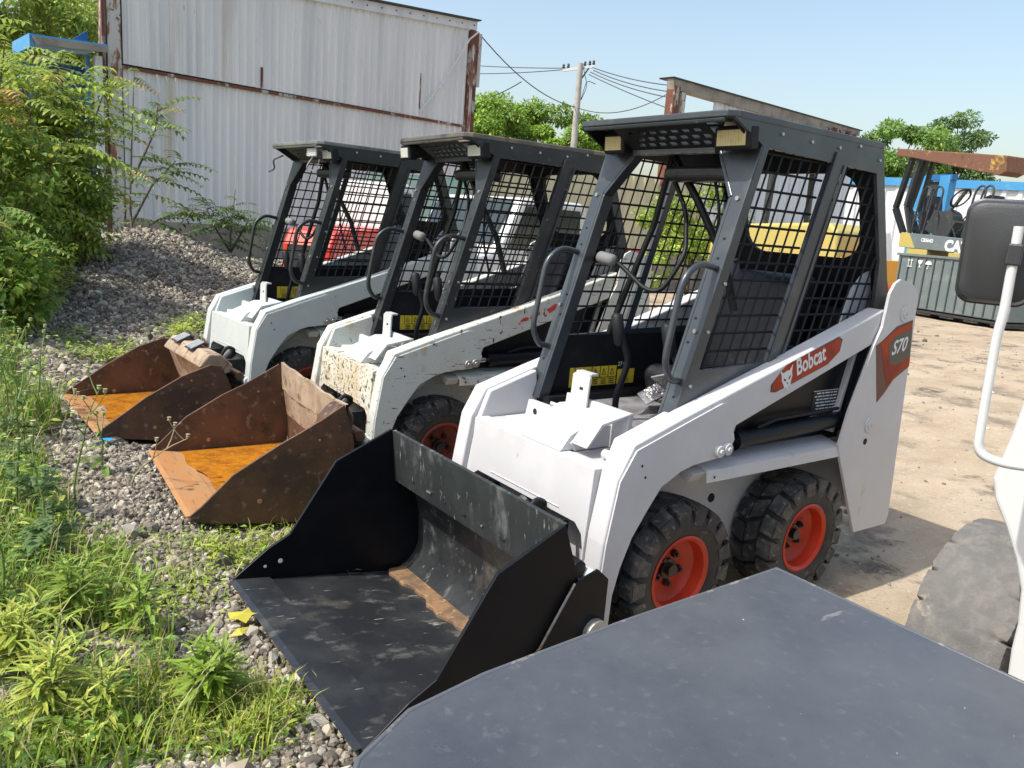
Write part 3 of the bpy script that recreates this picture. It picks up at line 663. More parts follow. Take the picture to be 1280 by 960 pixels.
        mb.prism([(-.612, 1.000), (-.655, 1.020), (-.745, 1.075), (-.8625, 1.100), (-.899, .905), (-.79, .855), (-.735, .80), (-.690, .765)], 'y', y-.0004, y+.0008, m_redd)
        mb.prism([(-.645, 1.008), (-.70, 1.04), (-.76, 1.066), (-.8635, 1.088), (-.8985, .912), (-.80, .865), (-.75, .83), (-.725, .86), (-.70, .90)], 'y', y, y+.0014, m_red)
        mb.prism([(-.705, 1.000), (-.745, 1.035), (-.868, 1.066), (-.890, .950), (-.79, .915), (-.735, .925)], 'y', y+.0008, y+.0020, m_dec)
        put_text(mb, 'S70', .080, (-.735, y+.0024, .958), (-.985, 0, .17), (.07, 0, 1), m_ltr, .0016, .95, .25)
        mb.build('tower_decal', T)
    if idx == 2:
        mb = MB(); y = .4472; random.seed(5)
        for (x, z, w, h) in [(-.06, .885, .05, .022), (-.12, .905, .07, .035), (-.23, .942, .085, .045), (-.33, .975, .10, .055), (-.19, .905, .02, .015), (-.03, .865, .018, .01)]:
            p = []
            for k in range(9):
                a = 2*math.pi*k/9; r = random.uniform(.55, 1.15); dx, dz = math.cos(a)*w/2*r, math.sin(a)*h/2*r; p.append((x-dx, z+dz+dx*.3))
            mb.prism(p, 'y', y-.0005, y+.001, m_redflake)
        mb.build('arm_decal', T)
    # wheels
    for x in (-.36, .36):
        for s in (-1, 1): make_wheel(T, x, s, idx, P['rim'])
    # bucket
    make_bucket(T, P, P['bhw'], P['prof'], P['side'], P['bstyle'])
    return T

def arc(cx, cz, r, a0, a1, n): return [(cx+r*math.cos(rad(a0+(a1-a0)*k/n)), cz+r*math.sin(rad(a0+(a1-a0)*k/n))) for k in range(n+1)]
prof1 = [(1.575, .062), (1.40, .038), (1.15, .002), (.955, -.030)]+arc(.965, .10, .13, 262, 188, 6)+[(.84, .20), (.865, .30), (.885, .350), (.952, .348), (.955, .356), (.9745, .553)]
side1 = [(1.572, .070), (1.45, .16), (1.37, .202), (1.20, .458), (.978, .558), (.900, .352), (.835, .20), (.832, .06), (.90, -.035), (.96, -.045), (1.15, -.014), (1.45, .028), (1.572, .050)]
prof2 = [(1.565, .072), (1.40, .045), (1.15, .010), (.96, -.020)]+arc(.965, .09, .11, 265, 190, 5)+[(.862, .22), (.885, .36), (.893, .366), (.905, .512)]
side2 = [(1.565, .082), (1.52, .115), (1.39, .245), (1.20, .352), (1.10, .408), (1.0, .455), (.905, .514), (.86, .36), (.845, .20), (.86, .03), (.95, -.034), (1.15, -.008), (1.45, .035), (1.56, .060)]
prof3 = [(1.590, .085), (1.42, .050), (1.2, .015), (.98, -.02)]+arc(.99, .07, .09, 265, 190, 5)+[(.90, .18), (.935, .29), (.94, .30), (.975, .40)]
side3 = [(1.590, .095), (1.34, .270), (1.15, .375), (.99, .43), (.93, .42), (.875, .30), (.86, .10), (.96, -.034), (1.2, -.002), (1.45, .040), (1.585, .070)]
P1 = dict(white=m_white, front=m_white, cab=m_cab1, tub=m_white, ledge=m_white, arm=m_white, armplate=m_white, pin=m_white, tower=m_white, roof=m_cab1, cbolt=m_bolt, handle=m_cab1, lamp=m_lamp, rim=m_rim, sticker=True,
          bmats=lambda i: m_bkw if i < 14 else m_bkt, bout=m_bk, bedge=m_bkt, bside=m_bk, bholes=[(1.405, .105, .009), (1.46, .095, .006)], holem=m_ltr, cew=.13, cem=m_bkw, bstyle='black', bhw=.515, prof=prof1, side=side1, seed=1)
P2 = dict(white=m_white3, front=m_wornh, cab=m_cab2, tub=m_worn, ledge=m_worn, arm=m_worn, armplate=m_worn, pin=m_bolt, tower=m_worn, roof=mat('dusty roof paint', (.10, .095, .085), .6, layers=[((.26, .20, .13), 5, .45, .7), ((.04, .045, .045), 9, .55, .65)]), cbolt=m_bolt, handle=m_cab2, lamp=m_lamp2, rim=m_rim2,
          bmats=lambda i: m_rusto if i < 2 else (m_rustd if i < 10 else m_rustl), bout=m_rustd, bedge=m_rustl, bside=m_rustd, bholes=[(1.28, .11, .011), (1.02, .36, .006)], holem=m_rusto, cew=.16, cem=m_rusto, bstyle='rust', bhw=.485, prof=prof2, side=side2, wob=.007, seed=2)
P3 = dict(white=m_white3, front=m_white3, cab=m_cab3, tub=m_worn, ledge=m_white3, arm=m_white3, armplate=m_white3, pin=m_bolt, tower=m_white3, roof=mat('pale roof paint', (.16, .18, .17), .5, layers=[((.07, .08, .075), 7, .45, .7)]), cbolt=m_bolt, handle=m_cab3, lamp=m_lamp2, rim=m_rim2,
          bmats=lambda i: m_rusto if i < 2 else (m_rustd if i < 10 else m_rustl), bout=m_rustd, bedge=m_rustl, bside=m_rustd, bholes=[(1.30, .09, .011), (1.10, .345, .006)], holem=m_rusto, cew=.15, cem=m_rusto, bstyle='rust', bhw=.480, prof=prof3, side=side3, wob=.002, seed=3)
L1 = loader(1, (0, 0, 0), 0, 'nearest clean white skid steer loader with an empty black bucket and red orange rims', P1)
L2 = loader(2, (-.0197, -1.5394, 0), -.0518, 'middle skid steer loader with badly chipped white paint and torn red arm sticker', P2)
L3 = loader(3, (.1400, -3.0455, 0), .0469, 'farthest skid steer loader of the row with smooth white front and broken roof lamp', P3)

# broken headlamp grid and cables on the far loader
mb = MB()
for k in range(9): mb.box((.275, .215-.015*k+.06, 1.70), (.008, .006, .05), m_ltr)
for k in range(4): mb.box((.280, .215, 1.682+k*.012), (.006, .13, .004), m_ltr)
mb.build('lamp_grille', L3)
mb = MB(); mb.tube(smoothpath([(.25, -.30, 1.69), (.30, -.36, 1.66), (.28, -.36, 1.60), (.31, -.40, 1.58)], .03), .006, m_wire, 6)
mb.tube(smoothpath([(.26, .20, 1.68), (.27, .10, 1.60), (.22, .16, 1.59), (.24, .25, 1.66)], .05), .004, m_wirel, 6)
mb.build('lamp_cable', L3)
# stepped cover plates on the far loader's bucket
bk3 = [c for c in L3.children if c.name.startswith('bucket')][0]
mb = MB(); mb.prism([(1.005, .435), (1.03, .40), (.93, .335), (.84, .36), (.83, .40), (.90, .47), (.97, .475)], 'y', -.34, .40, m_rustl)
mb.build('bucket_cap', bk3, bevel=.01)
for y in (-.16, .12):
    mb = MB(); mb.prism([(y-.07, .474), (y+.05, .474), (y+.05, .50), (y-.04, .52)], 'x', .90, .91, m_rustd)
    mb.box((.965, y, .485), (.10, .12, .008), m_cdk, Matrix.Rotation(rad(25), 3, 'Y'))
    for k in range(5): mb.box((.967, y-.05+k*.025, .491), (.085, .006, .006), m_ltr, Matrix.Rotation(rad(25), 3, 'Y'))
    mb.build('step_tread', bk3)
# curled cover on the middle bucket
bk2 = [c for c in L2.children if c.name.startswith('bucket')][0]
mb = MB(); random.seed(9)
pp = [(.885, .505), (.93, .50), (.99, .44), (1.0, .38), (.93, .34), (.86, .36), (.845, .44)]
mb.prism(pp, 'y', .36, .470, m_rustd); mb.build('torn_corner', bk2, bevel=.015)

def local_mesh(o, T): o.location = T.location; o.rotation_euler = T.rotation_euler; return o
# rust water in the two rusty buckets (irregular front shoreline)
for T, xf, hw, lab, zf, sd in ((L2, 1.40, .482, 'orange rust water pooled in the middle loader bucket', .042, 4), (L3, 1.46, .477, 'orange rust water pooled in the farthest loader bucket', .052, 6)):
    random.seed(sd); fr = []; n = 26
    for k in range(n+1):
        y = -hw+2*hw*k/n; fr.append((xf+.03*math.sin(y*6+sd)+.012*math.sin(y*19)-.05*(y > .25)*(y-.25)*3, y))
    pts = [(.862 if T is L2 else .90, -hw), *fr, (.862 if T is L2 else .90, hw)]
    mb = MB(); mb.prism(pts, 'z', zf+.012, zf+.018, m_water)
    o = mb.build('rust_water', None); local_mesh(o, T); tag(o, lab, 'water')
#@@PART2
# ------------------------------------------------------------------ ground
def hgt(x, y):
    x = np.asarray(x, float); y = np.asarray(y, float)
    h = -.022+.010*np.sin(x*3.1+1)*np.sin(y*2.3)+.006*np.sin(x*9)*np.sin(y*7.7+2)
    h = h-.022*np.exp(-((x-1.10)/.30)**2)*(y > -4)*(y < .8)
    h = h+.05*(1/(1+np.exp(-(x-1.52)/.05)))*(1/(1+np.exp((y-1.2)/.3)))
    h = h+.80*np.exp(-((x+.35)/1.55)**2-((y+11.2)/2.0)**2)+.34*np.exp(-((x-.75)/1.1)**2-((y+9.0)/1.7)**2)
    h = h+.30*np.exp(-((x+3.2)/1.6)**2-((y+12.6)/1.6)**2)
    h = h+.02*np.sin(x*4.4+y*2)*np.exp(-((x+.3)/2)**2-((y+10)/3)**2)
    return h
def axis(lo, hi, st, far, k):
    a = list(np.arange(lo, hi+1e-6, st)); s = st
    while a[0] > -far: s *= k; a.insert(0, a[0]-s)
    s = st
    while a[-1] < far: s *= k; a.append(a[-1]+s)
    return np.array(a)
gx = axis(-4, 3.2, .055, 260, 1.25); gy = axis(-14.5, 2.5, .055, 260, 1.25)
X, Y = np.meshgrid(gx, gy, indexing='ij'); Z = hgt(X, Y)
near = (X > .5) & (X < 3.2) & (Y < 1.5) & (Y > -14)
Z = Z+rng.normal(0, 1, Z.shape)*.004*near
V = np.stack([X, Y, Z], -1).reshape(-1, 3); nx_, ny_ = len(gx), len(gy)
ii, jj = np.meshgrid(np.arange(nx_-1), np.arange(ny_-1), indexing='ij'); a = (ii*ny_+jj).ravel()
F = np.stack([a, a+ny_, a+ny_+1, a+1], 1)
def npmesh(name, V, F, m, colr=None, smooth=False):
    me = bpy.data.meshes.new(name); k = F.shape[1]
    me.vertices.add(len(V)); me.vertices.foreach_set('co', np.ascontiguousarray(V, np.float32).ravel())
    me.loops.add(F.size); me.loops.foreach_set('vertex_index', F.astype(np.int32).ravel())
    me.polygons.add(len(F)); me.polygons.foreach_set('loop_start', np.arange(0, F.size, k, dtype=np.int32))
    me.materials.append(m)
    if colr is not None:
        at = me.color_attributes.new('Col', 'FLOAT_COLOR', 'POINT'); c = np.ones((len(V), 4), np.float32); c[:, :3] = colr; at.data.foreach_set('color', c.ravel())
    me.update(calc_edges=True)
    me.polygons.foreach_set('use_smooth', [smooth]*len(F))
    o = bpy.data.objects.new(name, me); COL.objects.link(o); return o
struct(npmesh('ground', V, F, m_ground, smooth=True))

# ------------------------------------------------------------------ loose stones
bm = bmesh.new(); bmesh.ops.create_icosphere(bm, subdivisions=1, radius=1); bm.verts.ensure_lookup_table()
ICV = np.array([v.co[:] for v in bm.verts]); ICF = np.array([[v.index for v in f.verts] for f in bm.faces]); bm.free()
def rotm(n):
    q = rng.normal(size=(n, 4)); q /= np.linalg.norm(q, axis=1)[:, None]; w, x, y, z = q.T
    return np.stack([1-2*(y*y+z*z), 2*(x*y-z*w), 2*(x*z+y*w), 2*(x*y+z*w), 1-2*(x*x+z*z), 2*(y*z-x*w), 2*(x*z-y*w), 2*(y*z+x*w), 1-2*(x*x+y*y)], 1).reshape(n, 3, 3)
PAL = np.array([(.28, .245, .19), (.21, .18, .14), (.36, .32, .25), (.14, .12, .095), (.25, .205, .155), (.46, .42, .34), (.095, .083, .066), (.24, .225, .19)])
def stones(xy, size, lift=.25):
    n = len(xy); s = size*rng.lognormal(0, .35, n)
    sc3 = s[:, None]*rng.uniform(.55, 1.15, (n, 3)); jit = rng.uniform(.72, 1.22, (n, 12, 1))
    v = ICV[None]*jit*sc3[:, None, :]; v = np.einsum('nij,nkj->nki', rotm(n), v)
    z = hgt(xy[:, 0], xy[:, 1])+s*lift
    v += np.stack([xy[:, 0], xy[:, 1], z], 1)[:, None, :]
    f = (ICF[None]+(np.arange(n)*12)[:, None, None]).reshape(-1, 3)
    c = PAL[rng.integers(0, len(PAL), n)]*rng.uniform(.75, 1.25, (n, 1)); c = np.repeat(c, 12, 0)
    return v.reshape(-1, 3), f, c
def scatter(n, x0, x1, y0, y1, fn=None):
    p = np.stack([rng.uniform(x0, x1, n), rng.uniform(y0, y1, n)], 1)
    if fn is not None: p = p[fn(p[:, 0], p[:, 1])]
    return p
def join(*parts):
    V, F, C, k = [], [], [], 0
    for v, f, c in parts: V.append(v); F.append(f+k); C.append(c); k += len(v)
    return np.concatenate(V), np.concatenate(F), np.concatenate(C)
def in_bucket(x, y):
    r = np.zeros(np.shape(x), bool)
    for tx, ty, a, w in ((0, 0, 0, .53), (-.0197, -1.5394, -.0518, .50), (.14, -3.0455, .0469, .495)):
        lx = (x-tx)*np.cos(a)+(y-ty)*np.sin(a); ly = -(x-tx)*np.sin(a)+(y-ty)*np.cos(a)
        r |= (lx > .80) & (lx < 1.44) & (np.abs(ly) < w)
    return r
def gmask(x, y):  # ragged border between the yard and the gravel
    b = .78+.16*np.sin(y*2.1)+.10*np.sin(y*5.3+1)
    return ((x > b) | ((y < -4.3-.5*np.sin(x*2)) & (x > -4))) & ~in_bucket(x, y)
pa = join(stones(scatter(38000, .55, 2.5, -2.6, 1.0, gmask), .0092, .35), stones(scatter(4500, .55, 2.5, -3.2, 1.0, gmask), .015, .3),
          stones(scatter(24000, .4, 2.9, -6., -2.6, gmask), .0135, .35), stones(scatter(1500, .3, 2.9, -6., -2.6, gmask), .028, .3))
tag(npmesh('gravel', *pa[:2], m_stone, pa[2]), 'loose brown grey gravel around the front buckets', 'gravel', kind='stuff')
pb = join(stones(scatter(62000, -3.6, 2.6, -14.2, -6., gmask), .018, .4), stones(scatter(2000, -2.6, 2.0, -13, -7.0), .032, .35))
tag(npmesh('gravel_heap', *pb[:2], m_stone, pb[2]), 'heap of coarse gravel banked against the corrugated shed', 'gravel', kind='stuff')
pc = join(stones(scatter(2200, -12, .5, -7, 1.0), .007, .3), stones(scatter(90, -12, -1.2, -5, .8), .022, .3))
tag(npmesh('yard_grit', *pc[:2], m_stone, pc[2]), 'scattered grit and small stones on the tan dirt yard', 'grit', kind='stuff')

# ------------------------------------------------------------------ foliage
def leafset(P, D, Nn, L, W, C, droop=.25):
    """P base points, D directions, Nn normals (n,3); L, W (n,), C (n,3)"""
    n = len(P); D = D/np.linalg.norm(D, axis=1)[:, None]; S = np.cross(D, Nn); S /= np.linalg.norm(S, axis=1)[:, None]+1e-9; U = np.cross(S, D)
    L = L[:, None]; W = W[:, None]; dr = droop
    v = np.stack([P, P+D*L*.38+S*W*.5+U*W*.12, P+D*L*.42-U*L*.02, P+D*L*.38-S*W*.5+U*W*.12,
                  P+D*L*.74+S*W*.34-U*L*dr*.4, P+D*L*.78-U*L*dr*.5, P+D*L*.74-S*W*.34-U*L*dr*.4, P+D*L-U*L*dr], 1)
    f0 = np.array([[0, 1, 2, 2], [0, 2, 3, 3], [1, 4, 5, 2], [2, 5, 6, 3], [4, 7, 5, 5], [5, 7, 6, 6]])
    tri = np.array([[0, 1, 2], [0, 2, 3], [1, 4, 5], [1, 5, 2], [2, 5, 6], [2, 6, 3], [4, 7, 5], [5, 7, 6]])
    f = (tri[None]+(np.arange(n)*8)[:, None, None]).reshape(-1, 3)
    return v.reshape(-1, 3), f, np.repeat(C, 8, 0)
def uv(n):
    a = rng.normal(size=(n, 3)); return a/np.linalg.norm(a, axis=1)[:, None]
def cols(n, base, var=.25, alt=None, pa_=0.):
    c = np.array(base)[None]*rng.uniform(1-var, 1+var, (n, 1))*rng.uniform(.92, 1.08, (n, 3))
    if alt is not None:
        k = rng.random(n) < pa_; c[k] = np.array(alt)*rng.uniform(.8, 1.2, (k.sum(), 1))
    return c
GA, GB, GC, GD = (.17, .28, .04), (.26, .38, .05), (.07, .15, .02), (.44, .50, .09)
def blades(xy, h, w, base, lean=.35):
    n = len(xy); z = hgt(xy[:, 0], xy[:, 1]); P = np.stack([xy[:, 0], xy[:, 1], z], 1)
    a = rng.uniform(0, 2*np.pi, n); H = h*rng.uniform(.5, 1.3, n)[:, None]; dirv = np.stack([np.cos(a), np.sin(a), 0*a], 1); ln = (lean*rng.uniform(.2, 1.6, n))[:, None]
    s = np.stack([-np.sin(a), np.cos(a), 0*a], 1)*w*rng.uniform(.6, 1.3, n)[:, None]; up = np.array([0, 0, 1.])
    lv = [P, P+up*H*.45+dirv*H*ln*.25, P+up*H*.8+dirv*H*ln*.7, P+up*H*.92+dirv*H*ln*1.3]
    v = np.stack([lv[0]-s, lv[0]+s, lv[1]-s*.9, lv[1]+s*.9, lv[2]-s*.6, lv[2]+s*.6, lv[3]], 1)
    tri = np.array([[0, 1, 3], [0, 3, 2], [2, 3, 5], [2, 5, 4], [4, 5, 6]])
    return v.reshape(-1, 3), (tri[None]+(np.arange(n)*7)[:, None, None]).reshape(-1, 3), np.repeat(cols(n, base, .3, (.42, .38, .16), .12), 7, 0)
def clumpy(n, cs, r):
    k = rng.integers(0, len(cs), n); c = np.array(cs)[k]; return c+rng.normal(size=(n, 2))*r
def noisef(x, y): return np.sin(x*5.1+y*2.2)+np.sin(y*6.3-x*3)+.7*np.sin(x*13+y*9)
def zone(x, y): return (x > 1.93+.07*np.sin(y*2.7)+.05*np.sin(y*9)) & (noisef(x, y) > -1.0)
g1 = blades(scatter(12000, 1.7, 3.1, -2.5, .30, zone), .13, .0026, GB)
g2 = blades(scatter(9000, 1.55, 3.3, -8., -2.5, lambda x, y: zone(x, y)), .26, .0045, GA)
spots = [tuple(G(*p)[:2]) for p in [(250, 900), (190, 905), (320, 925), (120, 935), (60, 940), (350, 900), (300, 945), (310, 890), (210, 880), (150, 950), (30, 930), (230, 945)]]
g5 = blades(scatter(2600, 1.85, 3.1, -7, .3, lambda x, y: x > 1.9), .20, .0018, (.40, .36, .17), .8)
g3 = blades(clumpy(1100, spots, .04), .09, .0018, GD, .5)
g4 = blades(clumpy(700, [tuple(G(*p)[:2]) for p in [(350, 680), (400, 655), (300, 690), (260, 700), (420, 690), (220, 740), (450, 640), (240, 430), (150, 445), (235, 415)]], .09), .07, .002, GD, .7)
gg = join(g1, g2, g3, g4, g5)
tag(npmesh('grass', *gg[:2], m_leaf, gg[2]), 'bright uncut grass growing along the gravel edge', 'grass', kind='stuff')
def cover(xy, h, L, base, alt=None, p=.1):
    n = len(xy); z = hgt(xy[:, 0], xy[:, 1])+rng.uniform(.0, 1, n)**1.4*h; P = np.stack([xy[:, 0], xy[:, 1], z], 1)
    D = uv(n); D[:, 2] = np.abs(D[:, 2])*.35; N_ = uv(n)*.45+np.array([0, 0, 1.]); Ls = L*rng.uniform(.5, 1.35, n)
    return leafset(P, D, N_, Ls, Ls*rng.uniform(.22, .48, n), cols(n, base, .35, alt, p))
c1 = join(cover(scatter(14000, 1.75, 3.1, -2.6, .25, lambda x, y: zone(x-.02, y)), .16, .036, GA, GD, .25), cover(clumpy(2200, spots, .06), .06, .026, GA, GD, .3), cover(scatter(5000, 2.0, 3.1, -2.6, .3), .12, .04, (.07, .14, .02), GB, .3))
c2 = cover(scatter(13000, 1.5, 3.4, -9, -2.6, lambda x, y: zone(x+.05, y)), .35, .06, GA, GD, .25)
c3 = cover(scatter(16000, .9, 3.0, -13.5, -7.5, lambda x, y: x > 1.35+.35*np.sin(y*1.7)+.04*(y+9)), .45, .09, GA, GD, .3)
c4 = cover(clumpy(2600, [tuple(G(*p)[:2]) for p in [(350, 690), (400, 665), (300, 700), (260, 690), (440, 680), (210, 760), (250, 740), (470, 650), (300, 650), (180, 780), (280, 690), (160, 700), (330, 660)]], .09), .05, .025, GB, GD, .3)
c5 = cover(clumpy(1500, [tuple(G(*p)[:2]) for p in [(235, 415), (225, 425), (150, 445), (110, 450), (250, 410), (90, 430)]], .12), .16, .05, GB, GD, .3)
cc = join(c1, c2, c3, c4, c5)
tag(npmesh('ground_cover', *cc[:2], m_leaf, cc[2]), 'tangled low leafy weeds between the gravel and the shrubs', 'weeds', kind='stuff')

def whorl_weed(px, py, h, n, label, L=.085, base=GB, stems=5, spread=.09, wr=.2):
    g = G(px, py, 0); c = np.array([g.x, g.y, float(hgt(g.x, g.y))]); sm = MB(); Ps = []; Ds = []; Ls = []
    for s in range(stems):
        a = 2*math.pi*s/stems+rng.uniform(-.4, .4); r = spread*rng.uniform(.3, 1.)*(s > 0)
        hh = h*rng.uniform(.75, 1.05); top = np.array([r*math.cos(a), r*math.sin(a), hh])
        pts = [np.array([0, 0, 0])+top*t*np.array([t, t, 1]) for t in (0, .33, .66, 1)]
        sm.tube(pts, [.0045, .004, .0035, .002], m_stem, 6)
        for k in range(n):
            t = .25+.75*(k/(n-1)); p = top*t*np.array([t, t, 1]); an = k*2.4+rng.uniform(-.3, .3); el = .1+1.0*max(0, t-.55)*1.6
            Ps.append(p); Ds.append([math.cos(an)*math.cos(el), math.sin(an)*math.cos(el), math.sin(el)]); Ls.append(L*rng.uniform(.7, 1.15)*(1.1-.45*max(0, t-.7)/.3))
    o = thing('leafy_weed', label, 'weed', tuple(c), 0, 'leafy weeds along the gravel edge')
    sm.build('stem', o)
    P_, D_, L_ = np.array(Ps), np.array(Ds), np.array(Ls); n_ = len(P_)
    v, f, cl = leafset(P_, D_, np.tile([0, 0, 1.], (n_, 1))+uv(n_)*.15, L_, L_*wr, cols(n_, base, .22), .22)
    lo = npmesh('foliage', v, f, m_leaf, cl); lo.parent = o
whorl_weed(262, 905, .20, 22, 'bushy bright green weed with narrow leaves in front of the black bucket', .085, GB, 9, .085)
whorl_weed(62, 925, .26, 20, 'pale green feathery weed in the near left corner', .085, GD, 8, .10, .15)
whorl_weed(130, 940, .20, 18, 'low pale weed right of the feathery corner weed', .07, GD, 6, .08, .15)
whorl_weed(92, 790, .24, 20, 'spiky green weed just above the near left corner', .09, GB, 6, .08, .16)
whorl_weed(20, 860, .24, 20, 'narrow leaved weed cut by the left picture edge', .09, GD, 7, .10, .15)
whorl_weed(272, 705, .07, 9, 'tiny bright weed on gravel left of the black bucket tip', .045, GD, 4, .03, .3)
whorl_weed(385, 690, .06, 8, 'small weed sprig on gravel under the middle rusty bucket', .04, GD, 4, .03, .3)
whorl_weed(175, 805, .22, 16, 'leggy green weed beside dark bare soil', .08, GB, 5, .08, .16)
whorl_weed(225, 430, .20, 14, 'light green tuft of weed behind the farthest rusty bucket', .09, GD, 7, .12, .3)

def tall_stalk(px, py, h, lean, label, heads=3, thistle=False, dry=False):
    g = G(px, py, 0); c = Vector((g.x, g.y, float(hgt(g.x, g.y)))); o = thing('tall_weed_stalk', label, 'weed', c, 0, 'tall weed stalks at the left')
    m_ = m_dry if dry else m_stem; mb = MB(); pts = [Vector((lean[0]*t*t, lean[1]*t*t, h*t))+Vector((math.sin(t*9)*.006, math.cos(t*7)*.006, 0)) for t in [k/7 for k in range(8)]]
    mb.tube(pts, [.0055-.0035*k/7 for k in range(8)], m_, 6)
    tips = []
    for k in range(heads):
        t = .62+.34*k/max(1, heads-1); b = Vector((lean[0]*t*t, lean[1]*t*t, h*t)); a = k*2.2+px
        e = b+Vector((math.cos(a)*.06, math.sin(a)*.06, .09)); mb.tube([b, (b+e)/2+Vector((0, 0, -.01)), e], [.003, .0025, .002], m_, 5); tips.append(e)
    tips.append(pts[-1]); mb.build('stem', o)
    for e in tips:
        hd = MB(); hd.lathe([(.0, 0), (.007, .003), (.009, .010), (.006, .016), (.010, .020), (.0, .022)], e, m_dry if dry else mat_head, 10, 'z'); hd.build('seed_head', o, smooth=50)
    if not dry:
        n = 26 if thistle else 14; t = rng.uniform(.08, .85, n); an = rng.uniform(0, 6.28, n); P_ = np.stack([lean[0]*t*t, lean[1]*t*t, h*t], 1)
        D_ = np.stack([np.cos(an), np.sin(an), rng.uniform(-.1, .6, n)], 1); L_ = (.16 if thistle else .09)*(1.15-t)*rng.uniform(.7, 1.2, n)
        if thistle:  # lobed leaves : side lobes along a mid leaf
            q = []
            for a_, b_, l_ in zip(P_, D_, L_):
                b_ = b_/np.linalg.norm(b_); s_ = np.cross(b_, [0, 0, 1.])
                for k in range(5):
                    for sg in (-1, 1): q.append((a_+b_*l_*(.15+.16*k), b_*.6+s_*sg*.9+np.array([0, 0, .15]), l_*(.34-.03*k)))
            P2 = np.array([x[0] for x in q]); D2 = np.array([x[1] for x in q]); L2_ = np.array([x[2] for x in q])
            P_ = np.concatenate([P_, P2]); D_ = np.concatenate([D_, D2]); L_ = np.concatenate([L_, L2_])
        n = len(P_); v, f, cl = leafset(P_, D_, np.tile([0, 0, 1.], (n, 1))+uv(n)*.3, L_, L_*(.42 if thistle else .3), cols(n, (.13, .21, .07) if thistle else GA, .25), .35)
        lo = npmesh('foliage', v, f, m_leaf, cl); lo.parent = o
mat_head = mat('green seed head', (.30, .34, .14), .7)
tall_stalk(60, 720, .46, (.02, -.1), 'stout thistle with pale lobed leaves beside the left edge', 3, True)
tall_stalk(25, 660, .62, (-.02, .1), 'tall thistle with bud heads at the far left edge', 4, True)
tall_stalk(95, 640, .52, (-.10, .05), 'slender green stalk rising in front of the weed bank', 3)
tall_stalk(35, 600, .60, (.05, .05), 'thin stalk with forked seed heads before the dark undergrowth', 4)
tall_stalk(130, 600, .30, (.02, 0), 'short stalk leaning near the blue plastic scrap', 2)
tall_stalk(165, 620, .26, (-.22, .12), 'dry brown weed stem standing in front of the farthest rusty bucket', 3, False, True)
tall_stalk(10, 780, .40, (.03, .02), 'green stalk in the lower left weeds', 3)

tall_stalk(15, 560, .62, (.06, .0), 'leaning stalk with small heads left of the farthest bucket', 4)
tall_stalk(48, 545, .55, (-.05, .02), 'upright branched stalk crossing the gravel at left', 5)
tall_stalk(5, 480, .70, (.02, .0), 'tallest green stalk at the left picture edge', 4, True)
tall_stalk(78, 560, .30, (-.06, .1), 'short dry stem left of the blue scrap', 2, False, True)
# trees and shrubs -------------------------------------------------
def crown(center, rad3, n, L, base, alt, pa_, clumps=40, flat=0.):
    cc_ = uv(clumps)*rng.uniform(.45, 1.0, (clumps, 1))**.6*np.array(rad3)*.85; cr = rng.uniform(.14, .34, clumps)*min(rad3)
    cb = rng.uniform(.7, 1.3, clumps); k = rng.integers(0, clumps, n)
    d_ = uv(n); P = cc_[k]+d_*(cr[k]*rng.uniform(.5, 1.1, n))[:, None]*np.array([1.3, 1.3, .8])+np.array(center)
    D = d_*.7+uv(n)*.6; D[:, 2] -= .15; N_ = d_*.5+np.array([0, 0, .9])+uv(n)*.5
    Ls = L*rng.uniform(.6, 1.3, n); c = cols(n, base, .3, alt, pa_)*cb[k][:, None]
    return leafset(P, D, N_, Ls, Ls*rng.uniform(.32, .6, n), c)
def tree(name, base, h, crowns, label, cat='tree', leaf=0.088, n=21600, col_=GA, alt=GD, pa_=.25, tr=.16, group=None):
    o = thing(name, label, cat, base, 0, group); mb = MB(); tp = crowns[0][0]
    mb.tube([(0, 0, -.1), (.05, .03, h*.25), (tp[0]*.5, tp[1]*.5, h*.5), (tp[0]*.9, tp[1]*.9, h*.8)], [tr, tr*.8, tr*.55, tr*.2], m_bark, 10)
    for c, r in crowns:
        for k in range(6):
            e = Vector(c)+Vector(uv(1)[0]*np.array(r)*.75); s = Vector((tp[0]*.4, tp[1]*.4, h*random.uniform(.3, .6)))
            mb.tube([s, (s+e)/2+Vector((0, 0, .1*h*random.uniform(0, 1))), e], [tr*.4, tr*.22, tr*.06], m_bark, 6)
    mb.build('trunk', o, smooth=60)
    vol = sum(r[0]*r[1]*r[2] for _, r in crowns)
    v, f, c = join(*[crown(c_, r, int(n*r[0]*r[1]*r[2]/vol), leaf, col_, alt, pa_, max(14, int(60*r[0]*r[1]*r[2]/vol))) for c_, r in crowns])
    lo = npmesh('crown', v, f, m_leaf, c); lo.parent = o; return o
def W0(p): return (p.x, p.y, 0)

